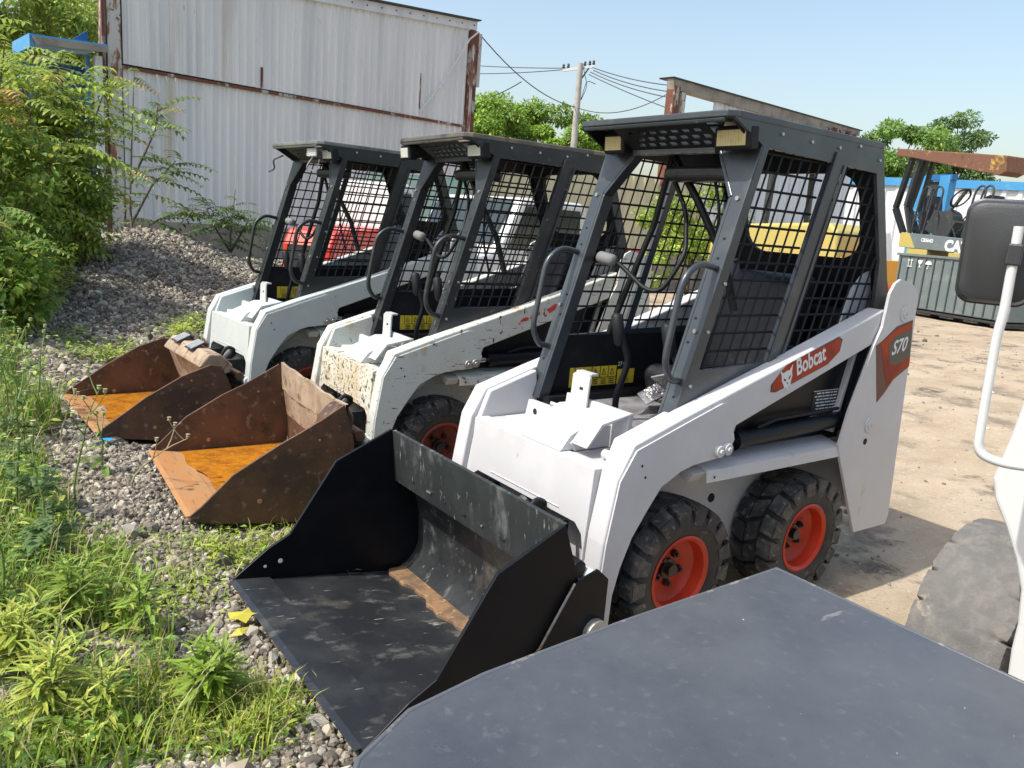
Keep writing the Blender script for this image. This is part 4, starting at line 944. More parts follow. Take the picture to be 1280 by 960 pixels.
def sumac(name, base, stems, label, n_leaf=60, Lr=.55, cat='shrub', base_c=(.32, .42, .07), alt=(.50, .42, .10), pa_=.08, fill=0, fr=(1, 1, 1), fc=(0, 0, 1)):
    """stems: list of 3-D local polylines; long pinnate leaves spread along them"""
    o = thing(name, label, cat, base); mb = MB(); rc = MB(); PP = []; DD = []; LL = []; CC = []
    for st in stems:
        P_ = [Vector(p) for p in st]; k = len(P_); mb.tube(P_, [.022*(1-.75*i/(k-1)) for i in range(k)], m_bark, 6)
        for _ in range(n_leaf):
            t = random.uniform(.25, 1)*(k-1); i = min(int(t), k-2); b = P_[i].lerp(P_[i+1], t-i)
            a = random.uniform(0, 2*math.pi); el = random.uniform(-.15, .75); d = Vector((math.cos(a)*math.cos(el), math.sin(a)*math.cos(el), math.sin(el))); l = Lr*random.uniform(.55, 1.1)
            side = d.cross(Vector((0, 0, 1))).normalized(); br = random.uniform(.75, 1.25); tint = random.random() < pa_
            pts = [b+d*l*q-Vector((0, 0, .35*l*q*q)) for q in (0, .35, .7, 1)]; rc.tube(pts, [.004, .003, .002, .001], m_stem, 4, False)
            np_ = 7
            for j in range(np_):
                q = .2+.8*j/(np_-1); p = b+d*l*q-Vector((0, 0, .35*l*q*q))
                for sg in (-1, 1):
                    PP.append(p); DD.append(side*sg+d*.45-Vector((0, 0, .25))); LL.append(l*.24*random.uniform(.8, 1.15)*(1-.3*q)); CC.append(np.array(alt if tint else base_c)*br*random.uniform(.85, 1.15))
    mb.build('stem', o, smooth=60); rc.build('leaf_stalk', o, fix=False)
    P_, D_, L_ = np.array([tuple(p) for p in PP]), np.array([tuple(p) for p in DD]), np.array(LL)
    v, f, c = leafset(P_, D_, np.tile([0, 0, 1.], (len(P_), 1))+uv(len(P_))*.25, L_, L_*.36, np.array(CC), .35)
    if fill: v, f, c = join((v, f, c), crown(fc, fr, int(fill*2.2), .085, GA, GD, .2, 50))
    lo = npmesh('foliage', v, f, m_leaf, c); lo.parent = o; return o
def stemset(n, spread, h, lean=(0, 0)):
    out = []
    for k in range(n):
        a = 2*math.pi*k/n+random.uniform(-.4, .4); r = spread*random.uniform(.3, 1); hh = h*random.uniform(.6, 1)
        out.append([(0, 0, 0), (r*.25*math.cos(a)+lean[0]*.2, r*.25*math.sin(a)+lean[1]*.2, hh*.35), (r*.65*math.cos(a)+lean[0]*.6, r*.65*math.sin(a)+lean[1]*.6, hh*.72), (r*math.cos(a)+lean[0], r*math.sin(a)+lean[1], hh)])
    return out
random.seed(21)
b = RD(62, 300, 11.3); sumac('sumac_shrub', W0(b), stemset(13, .95, 3.0), 'big sunlit sumac shrub with long divided leaves left of the blue shed door', 60, .66, fill=2200, fr=(.75, .75, 1.0), fc=(0, 0, 1.25))
b = RD(-30, 300, 9.5); sumac('sumac_shrub', W0(b), stemset(9, 1.0, 3.0), 'sumac shrub with orange tinged leaf tips cut by the left edge', 36, .6, alt=(.52, .34, .09), pa_=.12, fill=2200, fr=(.95, .95, 1.1), fc=(0, 0, 1.1))
b = RD(-25, 380, 8.2); sumac('sumac_shrub', W0(b), stemset(8, .6, 1.35), 'low dark undergrowth shrub at the foot of the sumacs', 30, .42, base_c=GA, fill=1800, fr=(.65, .65, .55), fc=(0, 0, .5))
b = RD(168, 300, 13.6)
sumac('sapling', (b.x, b.y, 0), [[(0, 0, .2), (.05, 0, 1.2), (.0, 0, 2.2), (-.05, 0, 3.15)], [(.03, 0, .9), (-.25, .1, 1.5), (-.6, .1, 1.9)], [(.03, 0, .7), (-.35, .1, 1.0), (-.85, .1, 1.15)], [(.03, 0, 1.5), (-.3, .1, 2.3), (-.35, .1, 2.7)]], 'tall sapling growing against the rusty left post of the corrugated shed', 20, .72, 'sapling', (.16, .24, .07), (.50, .34, .18), .12)
b = RD(288, 330, 14.2)
sumac('sapling', (b.x, b.y, 0), [[(0, 0, .2), (.0, 0, .8), (-.08, 0, 1.55)], [(0, 0, .5), (.25, 0, .9), (.38, 0, 1.2)], [(0, 0, .5), (-.22, 0, .9), (-.35, 0, 1.15)]], 'short sapling in front of the concrete foot of the shed wall', 18, .62, 'sapling', (.10, .17, .05), (.14, .2, .06), .1)
b = RD(40, 200, 24); tree('leafy_tree', W0(b), 7.5, [((.7, 0, 6.0), (2.1, 2.1, 2.0)), ((-1.0, 0, 4.8), (2.2, 2.2, 1.5))], 'tall leafy tree behind the blue shed at the upper left', col_=(.26, .36, .07), alt=(.44, .50, .10), leaf=.15, n=13000)
b = RD(118, 200, 30); tree('leafy_tree', W0(b), 7, [((0, 0, 6.3), (2.0, 2.0, 1.7))], 'smaller tree whose top shows right beside the shed edge', col_=(.24, .34, .07), leaf=0.154, n=9600)
TG = 'trees beyond the yard'
b = RD(665, 250, 34); tree('leafy_tree', W0(b), 6, [((0, 0, 4.5), (4.3, 4.3, 1.7)), ((1.5, .5, 3.6), (2.5, 2.5, 1.6))], 'wide bright green tree between the shed and the utility pole', leaf=0.165, n=40800, col_=(.20, .34, .05), alt=(.34, .46, .07), pa_=.35, group=TG)
b = RD(608, 250, 31); tree('leafy_tree', W0(b), 6, [((0, 0, 4.5), (1.5, 1.5, 2.1))], 'tree just right of the tall shed corner', leaf=0.154, n=14400, col_=(.20, .34, .05), alt=(.34, .46, .07), pa_=.35, group=TG)
b = RD(735, 250, 33); tree('leafy_tree', W0(b), 5, [((0, 0, 4.6), (1.6, 1.6, 1.4))], 'small bushy tree behind the utility pole', leaf=0.143, n=12000, col_=(.18, .31, .05), alt=(.3, .42, .07), pa_=.35, group=TG)
b = RD(1110, 280, 42); tree('leafy_tree', W0(b), 6.5, [((0, 0, 5.6), (2.6, 2.6, 2.0)), ((1.2, 0, 4.5), (2.6, 2.6, 1.8))], 'dense green tree above the white yard wall beside the nearest cab', leaf=0.187, n=21600, col_=(.14, .26, .05), alt=(.26, .38, .07), pa_=.3, group=TG)
b = RD(1178, 280, 46); tree('leafy_tree', W0(b), 8, [((-.2, 0, 7.0), (1.5, 1.5, 1.7)), ((1.0, 0, 5.4), (1.6, 1.6, 1.6)), ((-.5, 0, 5.0), (2.2, 2.2, 1.7))], 'taller grey green tree behind the rusty roller canopy', leaf=0.187, n=19200, col_=(.12, .21, .08), alt=(.22, .32, .11), pa_=.3, group=TG)
b = RD(1225, 280, 50); tree('leafy_tree', W0(b), 4.8, [((0, 0, 4.2), (2.6, 2.6, .9))], 'low tree line showing under the roller canopy', leaf=0.187, n=9600, col_=(.12, .2, .04), group=TG)

# ------------------------------------------------------------------ buildings
WA = math.atan2(-.1114, -.99377)
def corr(mb, x0, x1, z0, z1f, m, pitch=.19, dep=.03, y=0):
    """trapezoid corrugated sheet in the xz plane facing -y local; z1f(x) top"""
    xs = []; x = x0
    while x < x1:
        for dx, d in ((0, 0), (pitch*.42, 0), (pitch*.54, dep), (pitch*.78, dep), (pitch*.9, 0)):
            if x+dx <= x1: xs.append((x+dx, y+d*1.))
        x += pitch
    xs.append((x1, y))
    vs = []; fs = []
    for x, yy in xs: vs += [(x, yy, z0), (x, yy, z1f(x)), (x, yy+.012, z0), (x, yy+.012, z1f(x))]
    for i in range(len(xs)-1):
        a = i*4; fs += [(a, a+4, a+5, a+1), (a+2, a+3, a+7, a+6), (a+1, a+5, a+7, a+3)]
    mb.add(vs, fs, m)
# frame: local +x runs along the wall to the right of the picture, local +y points towards the yard
T = thing('corrugated_shed', 'tall grey corrugated steel shed wall with rusty posts and a sloping roof trim', 'shed', (-.3, -14.5, 0), WA)
ztop = lambda x: 5.83+(x-5.03)*.075
mb = MB(); corr(mb, .30, 8.28, 3.66, lambda x: ztop(x)-.17, m_galv, .17, .022, .03); mb.build('upper_cladding', T, fix=False)
mb = MB(); corr(mb, .30, 8.28, .86, lambda x: 3.60, m_galv, .17, .022, .0); mb.build('lower_cladding', T, fix=False)
mb = MB(); mb.prism([(.26, 3.57), (8.3, 3.60), (8.3, 3.655), (.26, 3.625)], 'y', .035, .075, m_rustb); mb.build('wall_rail', T)
mb = MB(); mb.box((2.95, .062, 3.86), (.05, .02, .42), m_rustb); mb.build('rust_streak', T); mb = MB(); mb.box((6.9, .062, 4.25), (.03, .02, .8), m_rustb)
mb.build('rust_streak', T)
mb = MB(); mb.prism([(.0, -.1), (8.6, -.1), (8.6, .858), (.0, .858)], 'y', -.25, .05, m_conc); mb.build('plinth', T, bevel=.01)
mb = MB(); mb.prism([(.0, 5.28), (8.48, 5.92), (8.48, 6.12), (.0, 5.48)], 'y', .05, .12, m_galvb); mb.prism([(-.05, 5.49), (8.52, 6.13), (8.52, 6.16), (-.05, 5.52)], 'y', -.4, .22, m_cdk)
for k in range(22): mb.box((.4+k*.38, .125, 5.40+.0755*(k*.38+.2)), (.03, .01, .03), m_rustb)
mb.build('roof_trim', T)
for x0, x1, zt_ in ((.02, .25, 5.4), (8.30, 8.55, 5.9)):
    mb = MB(); mb.box(((x0+x1)/2, .0, zt_/2), (x1-x0, .26, zt_), m_rustc if x0 < 1 else m_rustb)
    mb.build('post', T, bevel=.01)
mb = MB(); mb.box((-.05, .05, 2.75), (.05, .2, 5.5), m_rustb); mb.build('post_flange', T); mb = MB(); mb.box((8.64, -.02, 5.25), (.10, .2, 1.25), m_rustc); mb.build('post_flange', T); mb = MB(); mb.box((8.36, .16, 4.2), (.05, .05, 2.6), m_rustc); mb.build('post_flange', T)
mb = MB(); mb.prism([(0.25, .1), (.9, .1), (8.2, .1), (8.2, 5.7), (.25, 5.2)], 'y', -.55, -.5, m_cdk); mb.build('inner_wall', T)
mb = MB(); mb.prism([(1.9, .86), (2.5, .86), (2.45, .90), (2.15, 1.0), (2.0, .93)], 'y', .06, .11, m_rustb); mb.build('rust_flap', T)
M_w = Matrix.Translation((-.3, -14.5, 0)) @ Matrix.Rotation(WA, 4, 'Z')
mb = MB(); mb.tube([M_w @ Vector((p[0], -p[1], p[2])) for p in [(8.42, .25, 5.85), (8.2, .2, 5.65), (7.9, .15, 5.1), (7.5, .12, 4.5), (7.0, .10, 3.9), (6.9, .1, 3.75)]], .022, m_wirel, 6)
tag(mb.build('loose_cable', None), 'pale cable hanging off the top right corner of the corrugated shed', 'cable')
# blue shed
T = thing('blue_shed', 'small blue steel shed with an overhanging canopy behind the shrubs', 'shed', (-.3, -14.5, 0), WA)
mb = MB(); corr(mb, -2.6, -.12, 0, lambda x: 3.55, m_blued, .16, .02, -.6); mb.build('wall', T, fix=False)
mb = MB(); mb.prism([(-1.15, 3.66), (-.06, 3.74), (-.06, 3.84), (-1.22, 3.78)], 'y', .40, .46, m_conc); mb.prism([(-1.2, 3.78), (-.06, 3.84), (-.06, 3.88), (-1.22, 3.82)], 'y', -1.0, .398, m_blue); mb.prism([(-.5, 3.9), (-.06, 4.25), (-.06, 3.9)], 'y', -.9, -.8, m_blued)
mb.box((-1.22, -.3, 3.72), (.06, 1.35, .22), m_blue); mb.build('canopy', T)
mb = MB(); mb.box((-.14, .1, 1.85), (.12, .12, 3.7), m_galvb); mb.box((-.26, -.1, 1.9), (.06, .1, 3.6), m_blue); mb.box((-.75, -.57, .9), (.55, .05, 2.2), m_cdk); mb.build('door_frame', T)

# derelict long building behind the cabs
c0 = RD(838, 200, 20); CA = WA
T = thing('derelict_shed', 'long derelict shed with a mossy grey roof beam and rusty corner column', 'shed', (c0.x, c0.y, 0), CA)
mb = MB(); mb.box((-.18, 0, 2.4), (.24, .24, 4.8), m_rustb); mb.box((.10, .02, 2.35), (.16, .2, 4.7), m_rustc); mb.build('column', T, bevel=.01)
mb = MB(); mb.prism([(-.36, 4.95), (9.6, 5.06), (9.6, 4.90), (6.1, 4.74), (1.6, 4.72), (-.30, 4.72)], 'y', -.1, .1, m_conc)
mb.prism([(-.38, 4.952), (9.7, 5.062), (9.7, 5.09), (-.40, 4.98)], 'y', -.3, .14, m_cdk); mb.build('roof_beam', T)
mb = MB(); corr(mb, 1.52, 9.6, .9, lambda x: 4.73, m_galvb, .2, .025, .0); mb.build('wall', T, fix=False)
mb = MB()
random.seed(4)
for k in range(40):
    x = random.uniform(7.2, 9.4); mb.box((x, .12, 4.72+random.uniform(0, .16)), (.18, .08, .04), m_rustb, Matrix.Rotation(random.uniform(-.8, .8), 3, 'Y'))
mb.build('broken_brick_edge', T)
mb = MB(); mb.box((4.6, .0, .44), (10, .3, .9), m_conc); mb.build('plinth', T)
T = thing('cream_panel_wall', 'cream steel panel wall with a red foot seen through the cab windows', 'wall', (c0.x, c0.y, 0), CA)
mb = MB(); corr(mb, -6.2, -.36, .98, lambda x: 2.66, m_cream, .42, .04, .0); corr(mb, .30, 1.5, .98, lambda x: 2.66, m_cream, .3, .04, .0); mb.build('panel', T, fix=False)
mb = MB(); mb.box((-3.3, -.06, 2.50), (5.8, .05, .34), mat('grey upper panel', (.36, .36, .30), .6)); mb.build('upper_band', T)
mb = MB(); mb.box((-3.3, .02, .48), (5.8, .1, .98), m_gloss_red); mb.build('red_foot', T)
b = RD(868, 290, 15.5); tree('garden_shrub', W0(b), 2.2, [((0, 0, 1.7), (1.0, 1.0, .8)), ((-.9, 0, 1.3), (.8, .8, .7)), ((.8, 0, 1.2), (.8, .8, .9))], 'leafy shrub seen through the open front of the nearest cab', 'shrub', leaf=0.077, n=8400, tr=.05, col_=GB)

# white yard wall with blue coping
WB = RD(1190, 300, 30); dd = ray(-1083, 195); BA = math.atan2(-dd.y, -dd.x)
T = thing('yard_wall', 'white corrugated yard wall with a bright blue top strip', 'wall', (WB.x, WB.y, 0), BA)
mb = MB(); corr(mb, -7, 9, 0, lambda x: 3.56, m_galvb, .44, .05, 0); mb.build('cladding', T, fix=False)
mb = MB(); mb.box((1, 0, 3.68), (16, .25, .26), m_blue); mb.build('coping', T)

# ------------------------------------------------------------------ utility pole and wires
pb_ = RD(718, 180, 30); T = thing('utility_pole', 'concrete utility pole with a steel crossarm between the trees', 'pole', (pb_.x, pb_.y, 0))
mb = MB(); mb.tube([(0, 0, 0), (.06, .02, 7.15)], [.15, .10], m_pole, 14); mb.build('shaft', T, smooth=60)
p0, p1 = RD(703, 88, 30), RD(743, 83, 30); o_ = Vector((pb_.x, pb_.y, 0)); p0 -= o_; p1 -= o_
mb = MB(); mb.bar(p0, p1, .09, .09, m_galvb); mb.bar(p0.lerp(p1, .55)-Vector((0, 0, .5)), p0.lerp(p1, .85), .05, .05, m_cdk); mb.build('crossarm', T)
mb = MB()
for t in (.03, .18, .70, .85, .97):
    c = p0.lerp(p1, t); mb.lathe([(.0, .22), (.03, .21), (.05, .16), (.035, .13), (.06, .10), (.035, .06), (.04, .04), (0, .04)], c, m_cdk, 10, 'z')
mb.build('insulator', T, smooth=40)
mb = MB(); mb.tube(smoothpath([tuple(Vector((0, .12, 7.0))), (-.2, .2, 6.4), (.0, .1, 5.8), (-.15, .2, 6.6), (-.5, .3, 6.5)], .2), .014, m_wire, 5); mb.build('looped_wire', T)
WG = 'overhead wires'
def wire(a, b, sag, r, label, m=None, n=14):
    pts = [a.lerp(b, k/n)-Vector((0, 0, sag*4*(k/n)*(1-k/n))) for k in range(n+1)]
    mb = MB(); mb.tube(pts, r, m or m_wire, 5); tag(mb.build('overhead_wire', None), label, 'wire', WG)
for (pa1, da, pb1, db, sg, lb) in [((732, 85), 30, (580, 81), 36, .05, 'upper wire running left from the pole behind the shed'), ((705, 87), 30, (580, 92), 36, .05, 'thick lower wire running left from the pole'),
        ((740, 84), 30, (850, 108), 26, .10, 'topmost wire from the pole to the derelict shed'), ((742, 88), 30, (850, 116), 26, .12, 'second wire from the pole to the derelict shed'),
        ((738, 90), 30, (850, 124), 26, .12, 'third wire from the pole to the derelict shed'), ((736, 93), 30, (848, 140), 26, .05, 'steep lower wire from the pole to the rusty column'),
        ((599, 42), 23, (720, 134), 30, .35, 'wire dropping from the shed corner towards the pole'), ((652, 102), 26, (612, 122), 26, .03, 'short branch wire off the dropping line'),
        ((720, 134), 30, (846, 110), 28, .45, 'slack looping wire low between pole and column'), ((1230, 205), 60, (1290, 212), 60, .05, 'distant wire right of the roller canopy'), ((1230, 199), 60, (1290, 204), 60, .05, 'higher distant wire beyond the roller canopy')]:
    wire(RD(*pa1, da), RD(*pb1, db), sg, .017 if da < 50 else .03, lb)

# ------------------------------------------------------------------ crate
KA = 1.28051; KO = Vector((-15.499, -6.841, 0))
T = thing('steel_crate', 'grey ribbed steel crate with white handling symbols under the roller', 'crate', KO, KA)
mb = MB(); mb.box((.82, .45, .735), (3.02, .86, 1.17), m_crate); mb.build('body', T, bevel=.02)
mb = MB()
for k in range(13): mb.box((-.62+k*.235, .009, .72), (.028, .02, 1.10), m_cdk if k % 1 else m_crate)
for k in range(13): mb.box((-.60+k*.235+.018, .012, .72), (.010, .012, 1.08), m_hole)
mb.box((.82, .003, 1.325), (3.06, .04, .05), m_crate); mb.build('rib', T)
mb = MB(); mb.box((.82, .45, .10), (3.02, .9, .05), m_cdk)
for x in (-.55, .3, .9, 1.5, 2.15): mb.box((x, .45, .055), (.35, .88, .05), m_cdk)
mb.build('skid', T)
mb = MB(); 
for x in (-.36, -.28): mb.prism([(x, 1.08), (x, 1.20), (x-.022, 1.195), (x+.008, 1.24), (x+.038, 1.195), (x+.016, 1.20), (x+.016, 1.08)], 'y', -.004, -.0015, m_ltr)
mb.box((-.31, -.003, 1.065), (.14, .003, .014), m_ltr)
mb.build('handling_symbol', T); mb = MB(); mb.prism([(-.09, 1.22), (.03, 1.22), (.02, 1.16), (-.02, 1.13), (-.02, 1.08), (.015, 1.065), (-.075, 1.065), (-.04, 1.08), (-.04, 1.13), (-.08, 1.16)], 'y', -.004, -.0015, m_ltr)
mb.build('handling_symbol', T); mb = MB(); mb.prism([(.20+.085*math.cos(math.pi*k/8), 1.14+.08*math.sin(math.pi*k/8)) for k in range(9)], 'y', -.004, -.0015, m_ltr); mb.box((.20, -.003, 1.10), (.012, .003, .10), m_ltr); mb.box((.185, -.003, 1.05), (.04, .003, .012), m_ltr)
mb.build('handling_symbol', T)

# ------------------------------------------------------------------ road roller behind the crate
T = thing('road_roller', 'worn yellow road roller with an open rusty canopy behind the grey crate', 'road roller', (KO.x-1.4, KO.y-.1, 0), KA)
mb = MB(); mb.prism([(-1.52, 1.50), (-1.55, 1.86), (1.3, 1.74), (1.3, 1.42)], 'y', .0, .9, m_crate)
mb.build('side_panel', T, bevel=.01)
mb = MB(); mb.prism([(-1.53, 1.80), (-1.552, 1.87), (-1.25, 1.845), (-1.02, 1.49), (-1.50, 1.51)], 'y', -.008, -.001, m_cyel); mb.build('yellow_corner', T)
mb = MB(); put_text(mb, 'CB564D', .115, (-.86, -.006, 1.66), (.996, 0, -.04), (0, 0, 1), m_ltr, .004, .9); mb.build('side_lettering', T); mb = MB(); put_text(mb, 'CAT', .34, (-.15, -.006, 1.49), (.996, 0, -.04), (0, 0, 1), m_ltr, .018, .95); mb.build('side_lettering', T)
mb = MB(); mb.box((-.95, .45, 1.33), (.62, .88, .30), m_cyel); mb.box((.28, .45, 1.30), (.6, .88, .28), m_cyel); mb.box((-.1, .45, 1.1), (2.4, .8, .3), m_cdk); mb.build('frame', T, bevel=.01)
for x in (-1.0, 1.4):
    mb = MB(); mb.cyl((x, .0, .62), (x, 1.6, .62), .62, m_crate, 40); mb.build('drum', T, smooth=40)
mb = MB(); mb.prism([(-2.02, 3.92), (1.06, 3.59), (1.10, 3.24), (.94, 3.17), (-1.50, 3.66), (-2.08, 3.74)], 'y', -.05, .55, mat('rusted yellow canopy', (.15, .07, .04), .75, layers=[((.58, .38, .05), 1.5, .57, .63), ((.40, .22, .14), 7, .6, .7), ((.07, .03, .02), 5, .58, .72)], bump=(30, .4, .01)))
mb.build('canopy', T, bevel=.02)
for y in (.05, .5):
    mb = MB(); mb.bar((-1.60, y, 3.68), (-1.88, y, 2.45), .11, .11, m_cab3); mb.bar((-1.88, y, 2.45), (-1.50, y, 1.85), .13, .11, m_cab3); mb.bar((-1.38, y, 3.64), (-1.56, y, 2.5), .09, .09, m_cdk); mb.bar((-1.56, y, 2.5), (-1.30, y, 1.85), .07, .07, m_cdk); mb.build('canopy_post', T)
mb = MB()
random.seed(8)
for k in range(26):
    a = Vector((random.uniform(-1.4, .0), random.uniform(.1, .6), random.uniform(1.8, 2.2))); e = a+Vector((random.uniform(-.35, .45), random.uniform(-.1, .1), random.uniform(.05, .45))); mb.tube(smoothpath([a, (a+e)/2+Vector((0, 0, random.uniform(-.2, .2))), e], .08, 3), .018, m_cdk, 5)
mb.box((-.50, .35, 2.05), (.7, .5, .5), m_cdk, Matrix.Rotation(.4, 3, 'Y')); mb.lathe([(0, -.2), (.22, -.16), (.26, 0), (.22, .16), (0, .2)], (-.45, .35, 2.2), m_cdk, 16)
mb.build('control_console', T)
mb = MB(); mb.tube([(-.5, .3, 2.35), (-.28, .3, 2.62)], .03, m_cdk, 8); mb.lathe([(.24, -.02), (.27, 0), (.24, .02), (.21, 0), (.24, -.02)], (0, 0, 0), m_cdk, 24, 'z')
k0 = len(mb.v)-24*5; R = Matrix.Rotation(rad(-55), 3, 'Y')
for i in range(k0, len(mb.v)): mb.v[i] = tuple(R @ Vector(mb.v[i])+Vector((-.22, .3, 2.72)))
mb.box((-.22, .3, 2.72), (.06, .06, .46), m_cdk, R @ Matrix.Rotation(rad(90), 3, 'Y')); mb.build('steering_wheel', T)
for x in (-1.15, .55):
    mb = MB(); mb.prism([(x, 1.9), (x-.05, 2.1), (x-.10, 2.75), (x+.02, 2.80), (x+.14, 2.15), (x+.5, 2.08), (x+.5, 1.92)], 'y', .25, .75, m_seat); mb.build('seat', T, bevel=.04)
for x in (-1.20, -.85, .30, .50): mb = MB(); mb.tube(smoothpath([(x-.12, .1, 1.8), (x+.02, .1, 2.85), (x+.16, .1, 3.0), (x+.30, .1, 2.9), (x+.24, .1, 2.4)], .12), .024, m_cdk, 7); mb.build('grab_rail', T, smooth=50)
# blue lifting mast behind the roller
b = RD(1157, 300, 24.5); T = thing('blue_lift_mast', 'bright blue machine mast standing in front of the white yard wall', 'mast', W0(b), KA)
mb = MB(); 
for x in (-.38, .38): mb.box((x, 0, 1.72), (.32, .25, 3.44), m_blue)
mb.build('upright', T, bevel=.01)
mb = MB(); mb.box((0, .02, 1.65), (.42, .12, 3.3), m_cdk); mb.box((-.05, -.02, 3.40), (1.3, .2, .14), m_blued); mb.cyl((0, -.12, .2), (0, -.12, 3.1), .07, m_chrome, 12); mb.build('lift_ram', T)

# ------------------------------------------------------------------ vehicles glimpsed between the cabs
def wheelset(T, xs, w, r, m_r):
    for x in xs:
        for s in (-1, 1):
            mb = MB(); mb.lathe([(r*.55, -.1), (r*.92, -.11), (r, -.07), (r, .07), (r*.92, .11), (r*.55, .1)], (x, s*w, r), m_tyre, 28); o = mb.build('wheel', T, smooth=40)
            mb = MB(); mb.lathe([(r*.56, .08), (r*.5, .05), (r*.3, .02), (0, .03)], (x, s*w, r), m_r, 24) if s > 0 else mb.lathe([(r*.56, -.08), (r*.5, -.05), (r*.3, -.02), (0, -.03)], (x, s*w, r), m_r, 24); mb.build('rim', o, smooth=40)
b = RD(992, 300, 13.8); T = thing('wheel_loader', 'yellow wheel loader parked behind the nearest cab', 'wheel loader', W0(b), KA+.25)
mb = MB(); mb.prism([(-1.25, .65), (-1.22, 1.28), (-.75, 1.62), (1.05, 1.72), (1.22, 1.60), (1.28, .65)], 'y', -.65, .65, m_cyel); mb.build('hood', T, bevel=.05, seg=3)
for k in range(5): mb = MB(); mb.box((.0+k*.2, -.655, 1.25), (.12, .02, .10), m_cyel); mb.build('vent_slot', T)
mb = MB(); mb.box((1.40, 0, .98), (.28, 1.1, .50), mat('orange yellow counterweight', (.75, .36, .03), .4)); mb.box((1.50, -.605, 1.05), (.10, .01, .22), m_ink); mb.build('counterweight', T, bevel=.05)
mb = MB()
for x, y in ((-1.1, -.55), (-1.1, .55), (-.2, -.55), (-.2, .55)): mb.bar((x, y, 1.4), (x*.92, y*.9, 2.55), .08, .08, m_cdk)
mb.box((-.6, 0, 2.58), (1.2, 1.2, .07), m_cdk); mb.build('cab_frame', T)
wheelset(T, (-.85, .85), .72, .5, m_cyel)
b = RD(1113, 365, 13); mb = MB(); mb.tube(smoothpath([(0, 0, 0), (.05, 0, .35), (.02, .1, .75)], .1), .09, m_gloss_red, 12); mb.cyl((.02, .1, .74), (.02, .1, .86), .13, m_gloss_red, 16)
o = mb.build('red_machine_post', None, smooth=50); o.location = W0(b); tag(o, 'short red post just behind the nearest loader tower', 'post')

def pickup(name, label, loc, rz, L, Wd, H, m_b, m_g, cat='truck', van=False):
    T = thing(name, label, cat, loc, rz); h0 = .38
    if van: pr = [(-L/2, h0), (-L/2, H*.9), (-L/2+.15, H), (L/2-.75, H), (L/2-.12, H*.55), (L/2, H*.5), (L/2, h0)]
    else: pr = [(-L/2, h0), (-L/2, H*.58), (-L*.12, H*.60), (-L*.10, H*.97), (-L*.07, H), (L*.20, H), (L*.30, H*.62), (L/2-.05, H*.54), (L/2, H*.45), (L/2, h0)]
    mb = MB(); mb.prism(pr, 'y', -Wd/2, Wd/2, m_b); mb.build('body', T, bevel=.06, seg=3)
    for s in (-1, 1):
        if van: ws = [[(L/2-.82, H*.93), (L/2-.30, H*.60), (L/2-1.3, H*.60), (L/2-1.3, H*.93)], [(-L/2+.3, H*.62), (L/2-1.45, H*.62), (L/2-1.45, H*.93), (-L/2+.3, H*.93)]]
        else: ws = [[(-L*.07, H*.64), (L*.06, H*.64), (L*.06, H*.94), (-L*.06, H*.94)], [(L*.075, H*.64), (L*.255, H*.64), (L*.19, H*.94), (L*.075, H*.94)]]
        for w in ws:
            mb = MB(); mb.prism(w, 'y', s*(Wd/2+.001), s*(Wd/2+.008), m_g); mb.build('side_window', T)
    mb = MB(); a, b2 = ((L/2-.72, H*.965), (L/2-.17, H*.60)) if van else ((L*.208, H*.965), (L*.287, H*.66))
    mb.prism([a, (a[0]+.012, a[1]+.005), (b2[0]+.012, b2[1]+.005), b2], 'y', -Wd*.42, Wd*.42, m_g, tr=Matrix.Translation((.035, 0, .012))); mb.build('windscreen', T)
    mb = MB(); mb.box((L/2+.02, 0, h0+.08), (.10, Wd*.98, .18), m_cdk); mb.build('bumper', T, bevel=.02)
    for s in (-1, 1): mb = MB(); mb.box((L/2-.01, s*Wd*.37, H*.46), (.06, .26, .14), m_lamp2); mb.build('headlight', T, bevel=.02)
    wheelset(T, (-L*.32, L*.32), Wd/2-.08, .36, m_galvb)
b = RD(650, 300, 10.5); pickup('pickup_truck', 'white pickup truck glimpsed through the middle loader cab', (b.x, b.y, 0), .15, 3.9, 1.6, 1.66, m_white4, m_glass)
b = RD(530, 300, 13.2); pickup('delivery_van', 'dark green van glimpsed through the middle loader front', (b.x, b.y, 0), .9, 3.6, 1.6, 1.95, m_green, m_glassg, 'van', True)
# red and white tractor behind the farthest cab
b = RD(438, 300, 9.6); T = thing('compact_tractor', 'red and white compact tractor standing behind the farthest loader cab', 'tractor', W0(b), .55)
mb = MB(); mb.prism([(-.2, .55), (-.2, 1.18), (.75, 1.12), (.85, .95), (.85, .55)], 'y', -.33, .33, m_gloss_red); mb.build('bonnet', T, bevel=.05, seg=3)
mb = MB(); mb.prism([(-.85, .6), (-.95, 1.15), (-.72, 1.72), (-.30, 1.72), (-.22, 1.2), (-.2, .6)], 'y', -.40, .40, m_white4); mb.build('cab', T, bevel=.05, seg=3)
for s in (-1, 1):
    mb = MB(); mb.prism([(-.78, 1.2), (-.68, 1.62), (-.38, 1.62), (-.30, 1.2)], 'y', s*.401, s*.408, m_glass); mb.build('side_window', T)
    mb = MB(); mb.prism(arc(-.62, .48, .52, 20, 160, 10)+arc(-.62, .48, .44, 160, 20, 10), 'y', s*.36, s*.62, m_gloss_red); mb.build('mudguard', T, bevel=.01)
mb = MB(); mb.box((.87, 0, .8), (.02, .45, .3), m_ink); mb.build('grille', T)
wheelset(T, (-.62,), .50, .44, m_white4); wheelset(T, (.6,), .42, .30, m_white4)

